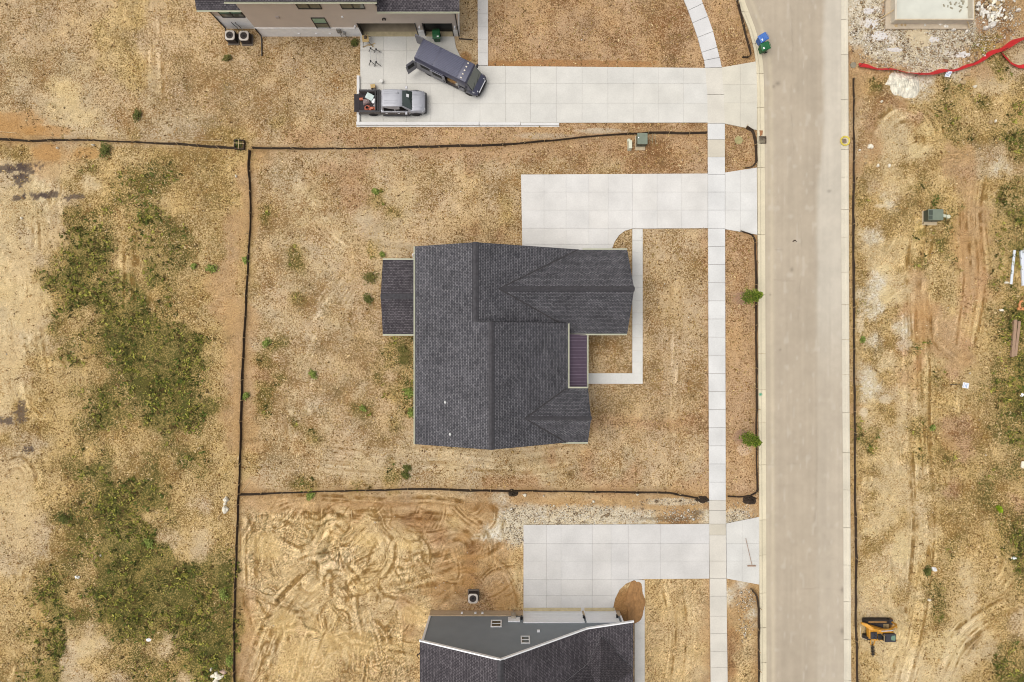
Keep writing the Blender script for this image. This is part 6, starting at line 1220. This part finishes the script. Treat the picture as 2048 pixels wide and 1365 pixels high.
load('plastic_wrap', -2.3, .08, .6, lambda m: m.loft([[(-.4,-.2,0),(.3,-.25,0),(.4,.2,0),(-.3,.3,0)],[(-.3,-.1,.2),(.2,-.2,.3),(.3,.1,.24),(-.2,.22,.3)],[(-.1,0,.34),(.05,-.08,.38),(.1,.02,.36),(-.05,.1,.38)]]), mat('dusty plastic', S(150,132,130), rough=.4, var=.25, scale=8), 'crumpled dusty plastic heap in the pickup bed', 'plastic sheet', .3)
load('paint_pot', -1.60, -.30, .58, lambda m: (m.cyl((0,0,0), .09, .2, 16), m.cyl((0,0,.2), .095, .015, 16)), mat('pot grey', S(180,176,176), rough=.4), 'round grey pot by the white case', 'pot', 0, 0)
load('blue_can', -1.55, -.62, .58, lambda m: (m.box(-.06,.06,-.05,.05,0,.2), m.cyl((0,0,.2), .03, .05, 10)), mat('blue can', S(60,96,170), rough=.4), 'small blue can behind the orange tank', 'can', 0, .005)

# --- van
VP = mat('slate blue van paint', S(80,81,100), rough=.42, metal=.15, var=.05, coat=.2); VPD = mat('van side paint', S(88,88,104), rough=.36, metal=.35, var=.05, coat=.4)
vn_ = empty('cargo_van', (-5.30, 23.62, .09), math.radians(-26.5), 'dark slate blue cargo van with open rear and sliding doors', 'van')
def vsec(x, hw, z0, zr, hr): return [(x,-hw*.95,z0),(x,-hw,.75),(x,-hw*.985,1.25),(x,-(hw+hr)/2-.03,zr-.45),(x,-hr,zr-.10),(x,-hr*.86,zr),(x,0,zr+.03),(x,hr*.86,zr),(x,hr,zr-.10),(x,(hw+hr)/2+.03,zr-.45),(x,hw*.985,1.25),(x,hw,.75),(x,hw*.95,z0)]
# cargo shell is open at the rear and along the right side door: built from separate panels
m = MB(); m.loft([vsec(1.15,1.02,.35,2.60,.90), vsec(1.86,1.02,.35,2.56,.88), vsec(2.02,1.02,.35,2.40,.86)]); cabm = m.build('cab', VPD, vn_, bevel=.02, smooth=True)
m = MB(); rings = [[(x,-1.0,2.02),(x,-.93,2.42),(x,-.86,2.56),(x,-.5,2.60),(x,0,2.61),(x,.5,2.60),(x,.86,2.56),(x,.93,2.42),(x,1.0,2.02),(x,.97,2.02),(x,.88,2.40),(x,0,2.53),(x,-.88,2.40),(x,-.97,2.02)] for x in (-2.92, 0, 1.90)]
m.loft(rings); rf_ = m.build('roof', VP, vn_, bevel=.0, smooth=True)
m = MB()
for k in range(13):
    y_ = -.78+k*.13
    m.box(-2.75,-1.25,y_-.035,y_+.035,2.56,2.612+.03*(1-abs(y_)**2))
    m.box(-1.08,1.05,y_-.035,y_+.035,2.56,2.612+.03*(1-abs(y_)**2))
m.build('roof_rib', mat('lit rib paint', S(94,96,116), rough=.4, metal=.2), rf_)  # ribs lighter than the roof: their shading is put into the colour
for k in range(5): m = MB(); y_ = -.68+k*.34; m.box(1.36,1.50,y_-.05,y_+.05,2.58,2.66); m.build('marker_lamp', mat('marker lamp lens', S(236,226,206), rough=.3), rf_, bevel=.015)
m = MB(); m.box(-2.92,1.18,.95,1.02,.40,2.06); m.box(-2.6,-.2,1.021,1.035,.55,.75); m.build('side_panel', VPD, vn_, bevel=.015)
m = MB(); m.box(-2.92,-.15,-1.02,-.95,.40,2.06); m.build('side_panel', VPD, vn_, bevel=.015)
m = MB(); m.box(-2.92,1.16,-.949,.949,.40,.52); m.build('load_floor', mat('van floor', S(96,88,84), rough=.8, var=.2), vn_)
m = MB(); m.box(-.15,1.18,-1.02,-.96,.36,.55); m.build('side_step', PLA, vn_, bevel=.01)
m = MB(); m.box(-1.45,.0,-1.12,-1.045,.50,2.02); sdr = m.build('sliding_door', VPD, vn_, bevel=.03); m = MB(); m.box(-1.2,-.3,-1.135,-1.12,1.35,1.85); m.build('window', CGD, sdr); m = MB(); m.box(-.22,-.06,-1.16,-1.12,1.0,1.06); m.build('handle', BLACK, sdr)
m = MB(); m.box(-2.4,-1.46,-1.035,-1.021,1.35,1.85); m.build('side_window', CGD, vn_)
for s, ang in ((1, 88), (-1, 152)):
    M = Matrix.Translation((-2.94, s*.98, 0)) @ Matrix.Rotation(math.radians(-s*(ang)), 4, 'Z'); m = MB(); y0, y1 = (-.95, 0) if s > 0 else (0, .95)
    m.box(-.06, .0, y0, y1, .55, 2.0, 0, M); m.box(-.05, .0, y0+.08, y1-.08, 2.0, 2.35, 0, M)
    rd_ = m.build('rear_door', VPD, vn_, bevel=.02); m = MB(); m.box(-.075, -.06, y0+.15, y1-.15, 1.35, 1.95, 0, M); m.build('window', CGD, rd_)
# nose
m = MB(); m.loft([sec(2.0,1.01,.40,.95,1.32,.92), sec(2.35,1.01,.40,.95,1.26,.88), sec(2.75,.97,.42,.90,1.08,.80), sec(2.98,.88,.48,.80,.92,.68)]); m.build('bonnet', VP, vn_, bevel=.03, smooth=True)
m = MB(); slabq(m, (2.50,-.84,1.22), (2.50,.84,1.22), (1.95,.78,2.40), (1.95,-.78,2.40), .03); ws = m.build('windshield', CGL, vn_)
m = MB(); m.tube([(2.53,-.7,1.25),(2.40,-.1,1.5)], .014, 5); m.tube([(2.53,.0,1.25),(2.40,.6,1.5)], .014, 5); m.build('wiper', BLACK, ws)
for s in (-1, 1):
    m = MB(); m.add([(2.0,s*1.0,1.28),(2.46,s*.88,1.25),(1.98,s*.82,2.38),(1.98,s*.86,2.3),(2.0,s*.94,1.28),(2.42,s*.84,1.25),(1.98,s*.78,2.36),(1.98,s*.80,2.3)], [(0,1,2,3),(7,6,5,4),(0,4,5,1),(1,5,6,2),(2,6,7,3),(3,7,4,0)]); m.build('pillar', VPD, vn_)
    m = MB(); slabq(m, (1.24,s*1.015,1.32), (1.92,s*1.015,1.32), (1.80,s*.94,2.08), (1.24,s*.94,2.08), .02*s); m.build('side_window', CGD, vn_)
    m = MB(); m.box(1.20,1.98,min(s*1.02,s*1.04),max(s*1.02,s*1.04),.5,1.28); d_ = m.build('door', VPD, vn_, bevel=.01); m = MB(); m.box(1.28,1.44,min(s*1.04,s*1.07),max(s*1.04,s*1.07),1.14,1.18); m.build('handle', BLACK, d_)
    m = MB(); m.box(1.90,2.06,min(s*1.06,s*1.28),max(s*1.06,s*1.28),1.38,1.72); m.build('wing_mirror', BLACK, vn_, bevel=.03)
    m = MB(); m.add([(2.62,s*.58,.92),(2.60,s*.95,.92),(2.84,s*.86,.86),(2.97,s*.60,.86),(2.55,s*.56,1.17),(2.50,s*.92,1.14),(2.80,s*.84,1.0),(2.94,s*.58,1.0)], [(3,2,1,0),(4,5,6,7),(0,1,5,4),(1,2,6,5),(2,3,7,6),(3,0,4,7)]); m.build('headlight', HL, vn_)
    for x_ in (2.08, -1.85): wheel(vn_, x_, s*1.0, .37, .26, s, RIM)
m = MB(); m.box(2.92,3.06,-.60,.60,.62,.90); m.build('grille', CHR, vn_, bevel=.02); m = MB()
for k in range(4): m.box(3.055,3.075,-.5,.5,.65+k*.06,.68+k*.06)
m.build('grille_slat', BLACK, vn_); m = MB(); m.loft([[(2.85,-.96,.35),(3.10,-.7,.35),(3.16,0,.35),(3.10,.7,.35),(2.85,.96,.35),(2.7,0,.35)],[(2.85,-.96,.60),(3.10,-.7,.60),(3.16,0,.60),(3.10,.7,.60),(2.85,.96,.60),(2.7,0,.60)]]); m.build('front_bumper', PLA, vn_, bevel=.03)
m = MB(); m.box(-3.06,-2.9,-.95,.95,.35,.5); m.build('rear_bumper', PLA, vn_, bevel=.02)
# things inside the van
Mv = Matrix.Translation((-5.30, 23.62, .09)) @ Matrix.Rotation(math.radians(-26.5), 4, 'Z')
for i, (lx, ly, sx, sy, sz, col, lb) in enumerate(((.2,-.6,.22,.2,.4,(214,170,110),'cardboard box inside the side door of the van'),(.62,-.5,.2,.28,.55,(196,150,96),'taller cardboard box inside the van door'),(.9,-.72,.12,.14,.35,(226,222,210),'white tub just inside the van door'),(-2.2,.2,.4,.5,.7,(80,72,70),'dark crate at the open back of the van'))):
    m = MB(); m.box(-sx,sx,-sy,sy,0,sz); m.box(-sx*.96,sx*.96,-.02,.02,sz,sz+.008); o = m.build('cargo_box', mat('cargo %d' % i, S(*col), rough=.8, var=.1), bevel=.015); o.location = Mv @ Vector((lx, ly, .52)); o.rotation_euler.z = math.radians(-26.5)+.2*i; tag(o, lb, 'box', 'cargo in the van')

# --- mini excavator (x to the east in its own frame)
YEL = mat('excavator yellow', S(222,158,52), rough=.45, var=.12, scale=3); EXD = mat('excavator charcoal', S(62,60,66), rough=.5, var=.12); TRK = mat('rubber track', S(62,54,48), rough=.9, var=.3, scale=6); MUDY = mat('muddy blade', S(168,128,78), rough=.85, var=.2, scale=4)
ec = P(1748,1255); ex = empty('mini_excavator', (ec.x, ec.y, 0), 0, 'small yellow and charcoal mini excavator parked in the dirt beside the road', 'excavator')
ex.scale = (1.14, 1.14, 1.14)
for y_ in (.62, -.62):
    m = MB(); n = 30; prof = []
    for k in range(n):
        t = 2*math.pi*k/n; prof.append((.78*(1 if math.cos(t) > 0 else -1)+.24*math.cos(t) if abs(math.cos(t)) > .02 else 0, .25+.24*math.sin(t)))
    m.loft([[(x, y_-.16, z) for x, z in prof], [(x, y_+.16, z) for x, z in prof]])
    for k in range(13): m.box(-.92+k*.15, -.86+k*.15, y_-.175, y_+.175, .475, .505)
    t_ = m.build('track', TRK, ex); m = MB(); m.box(-.7,.7,y_-.06,y_+.06,.49,.53); m.build('track_frame', MUDY, t_, bevel=.01)
m = MB(); m.box(-.45,.5,-.5,.5,.22,.42); m.build('undercarriage', EXD, ex, bevel=.03)
m = MB(); m.box(1.15,1.28,-.80,.80,.05,.42); m.box(.6,1.16,.38,.48,.2,.3); m.box(.6,1.16,-.48,-.38,.2,.3); m.build('dozer_blade', MUDY, ex, bevel=.02)
m = MB(); m.prism([(-.85,-.45),(-.62,-.62),(.9,-.62),(1.0,-.5),(1.0,.05),(.55,.12),(-.6,.45),(-.9,.25)], .5, .98); m.build('upper_body', YEL, ex, bevel=.05, seg=2)
m = MB(); m.box(.15,1.02,-.62,.0,.985,1.25); m.build('engine_cover', EXD, ex, bevel=.05); m = MB(); m.prism([(.66,-.46),(.92,-.50),(.98,-.3),(.94,-.1),(.70,-.12),(.62,-.28)], 1.252, 1.262); m.build('cover_sticker', mat('sage panel', S(116,146,124), rough=.6), ex)
m = MB(); m.box(-.28,.12,-.50,-.08,.985,1.12); m.box(.02,.14,-.50,-.08,1.12,1.5); m.build('seat', BLACK, ex, bevel=.04)
m = MB(); m.tube([(-.16,-.58,.98),(-.16,-.58,1.75),(-.16,.05,1.75),(-.16,.05,.98)], .025, 6); m.tube([(.08,-.5,1.26),(.16,-.42,1.30),(.16,-.1,1.30),(.08,-.02,1.26)], .018, 6); m.build('roll_bar', LATH, ex)
m = MB(); m.box(-.80,-.34,-.46,.06,.985,1.10); 
for k in range(4): m.box(-.74+k*.1,-.70+k*.1,-.40,.0,1.10,1.13)
m.build('foot_well', EXD, ex, bevel=.02)
m = MB(); m.tube([(-.62,-.3,1.1),(-.60,-.3,1.5)], .018, 6); m.tube([(-.62,-.05,1.1),(-.60,-.05,1.5)], .018, 6); m.build('control_lever', BLACK, ex)
def beam(m, pts, wd, ht):
    pts = [Vector(p) for p in pts]; rings = []
    for i, p in enumerate(pts):
        d = (pts[min(i+1,len(pts)-1)]-pts[max(i-1,0)]).normalized(); s = Vector((-d.y, d.x, 0)).normalized()*wd; u = d.cross(s).normalized()*ht; rings.append([p-s-u, p+s-u, p+s+u, p-s+u])
    m.loft(rings)
m = MB(); beam(m, [(-.70,.30,.95),(-.35,.36,1.45),(.35,.46,1.62),(1.0,.60,1.30)], .085, .10); bo = m.build('boom', YEL, ex, bevel=.02)
m = MB(); beam(m, [(1.0,.60,1.30),(1.18,.62,.9),(1.14,.60,.5)], .06, .07); m.build('dipper_arm', YEL, ex, bevel=.015); m = MB(); m.tube([(-.3,.38,1.62),(.5,.5,1.78)], .04, 8); m.tube([(.4,.49,1.77),(.9,.58,1.45)], .022, 8); m.build('hydraulic_ram', CHR, bo)
m = MB(); m.loft([[(1.0,.42,.5),(1.0,.78,.5),(1.22,.78,.5),(1.22,.42,.5)],[(.86,.42,.28),(.86,.78,.28),(1.2,.78,.2),(1.2,.42,.2)],[(.9,.42,.06),(.9,.78,.06),(1.1,.78,.03),(1.1,.42,.03)]]); m.build('bucket', EXD, ex, bevel=.015)
m = MB(); m.loft([[(-1.45,.62,.7),(-1.35,.72,.7),(-1.0,.66,.8),(-.6,.40,.95),(-.72,.22,.95),(-1.05,.36,.75)],[(-1.45,.62,.9),(-1.35,.72,.9),(-1.0,.66,1.0),(-.6,.40,1.15),(-.72,.22,1.15),(-1.05,.36,.95)]]); m.build('swing_bracket', YEL, ex, bevel=.02)
m = MB(); m.tube([(-1.5,.45,.9),(-1.5,-.2,.85),(-1.35,-.5,.7),(-.9,-.7,.6)], .03, 6); m.build('hose', mat('pale hose', S(214,196,166), rough=.5), ex)
# spare bucket and hitch lying below the machine
c = P(1743,1283); f = empty('auger_attachment', (c.x, c.y, 0), 0, 'yellow framed auger with a dark screw, lying just below the excavator', 'auger')
m = MB(); m.tube([(-.25,.35,.3),(.25,.42,.3),(.08,-.25,.2),(-.18,-.2,.2),(-.25,.35,.3)], .045, 6); m.build('frame', YEL, f); m = MB()
m.tube([(0,-.2,.2),(.08,-1.3,.1)], .05, 8)
for k in range(7):
    M = Matrix.Translation((.01+.011*k,-.35-.13*k,.17-.012*k)) @ Matrix.Rotation(math.pi/2-.25, 4, 'X'); m.loft([[M @ Vector((.17*math.cos(t*.524), .17*math.sin(t*.524), zz)) for t in range(12)] for zz in (-.012, .012)])
m.build('screw', mat('dark auger steel', S(70,64,58), rough=.6, metal=.3), f)
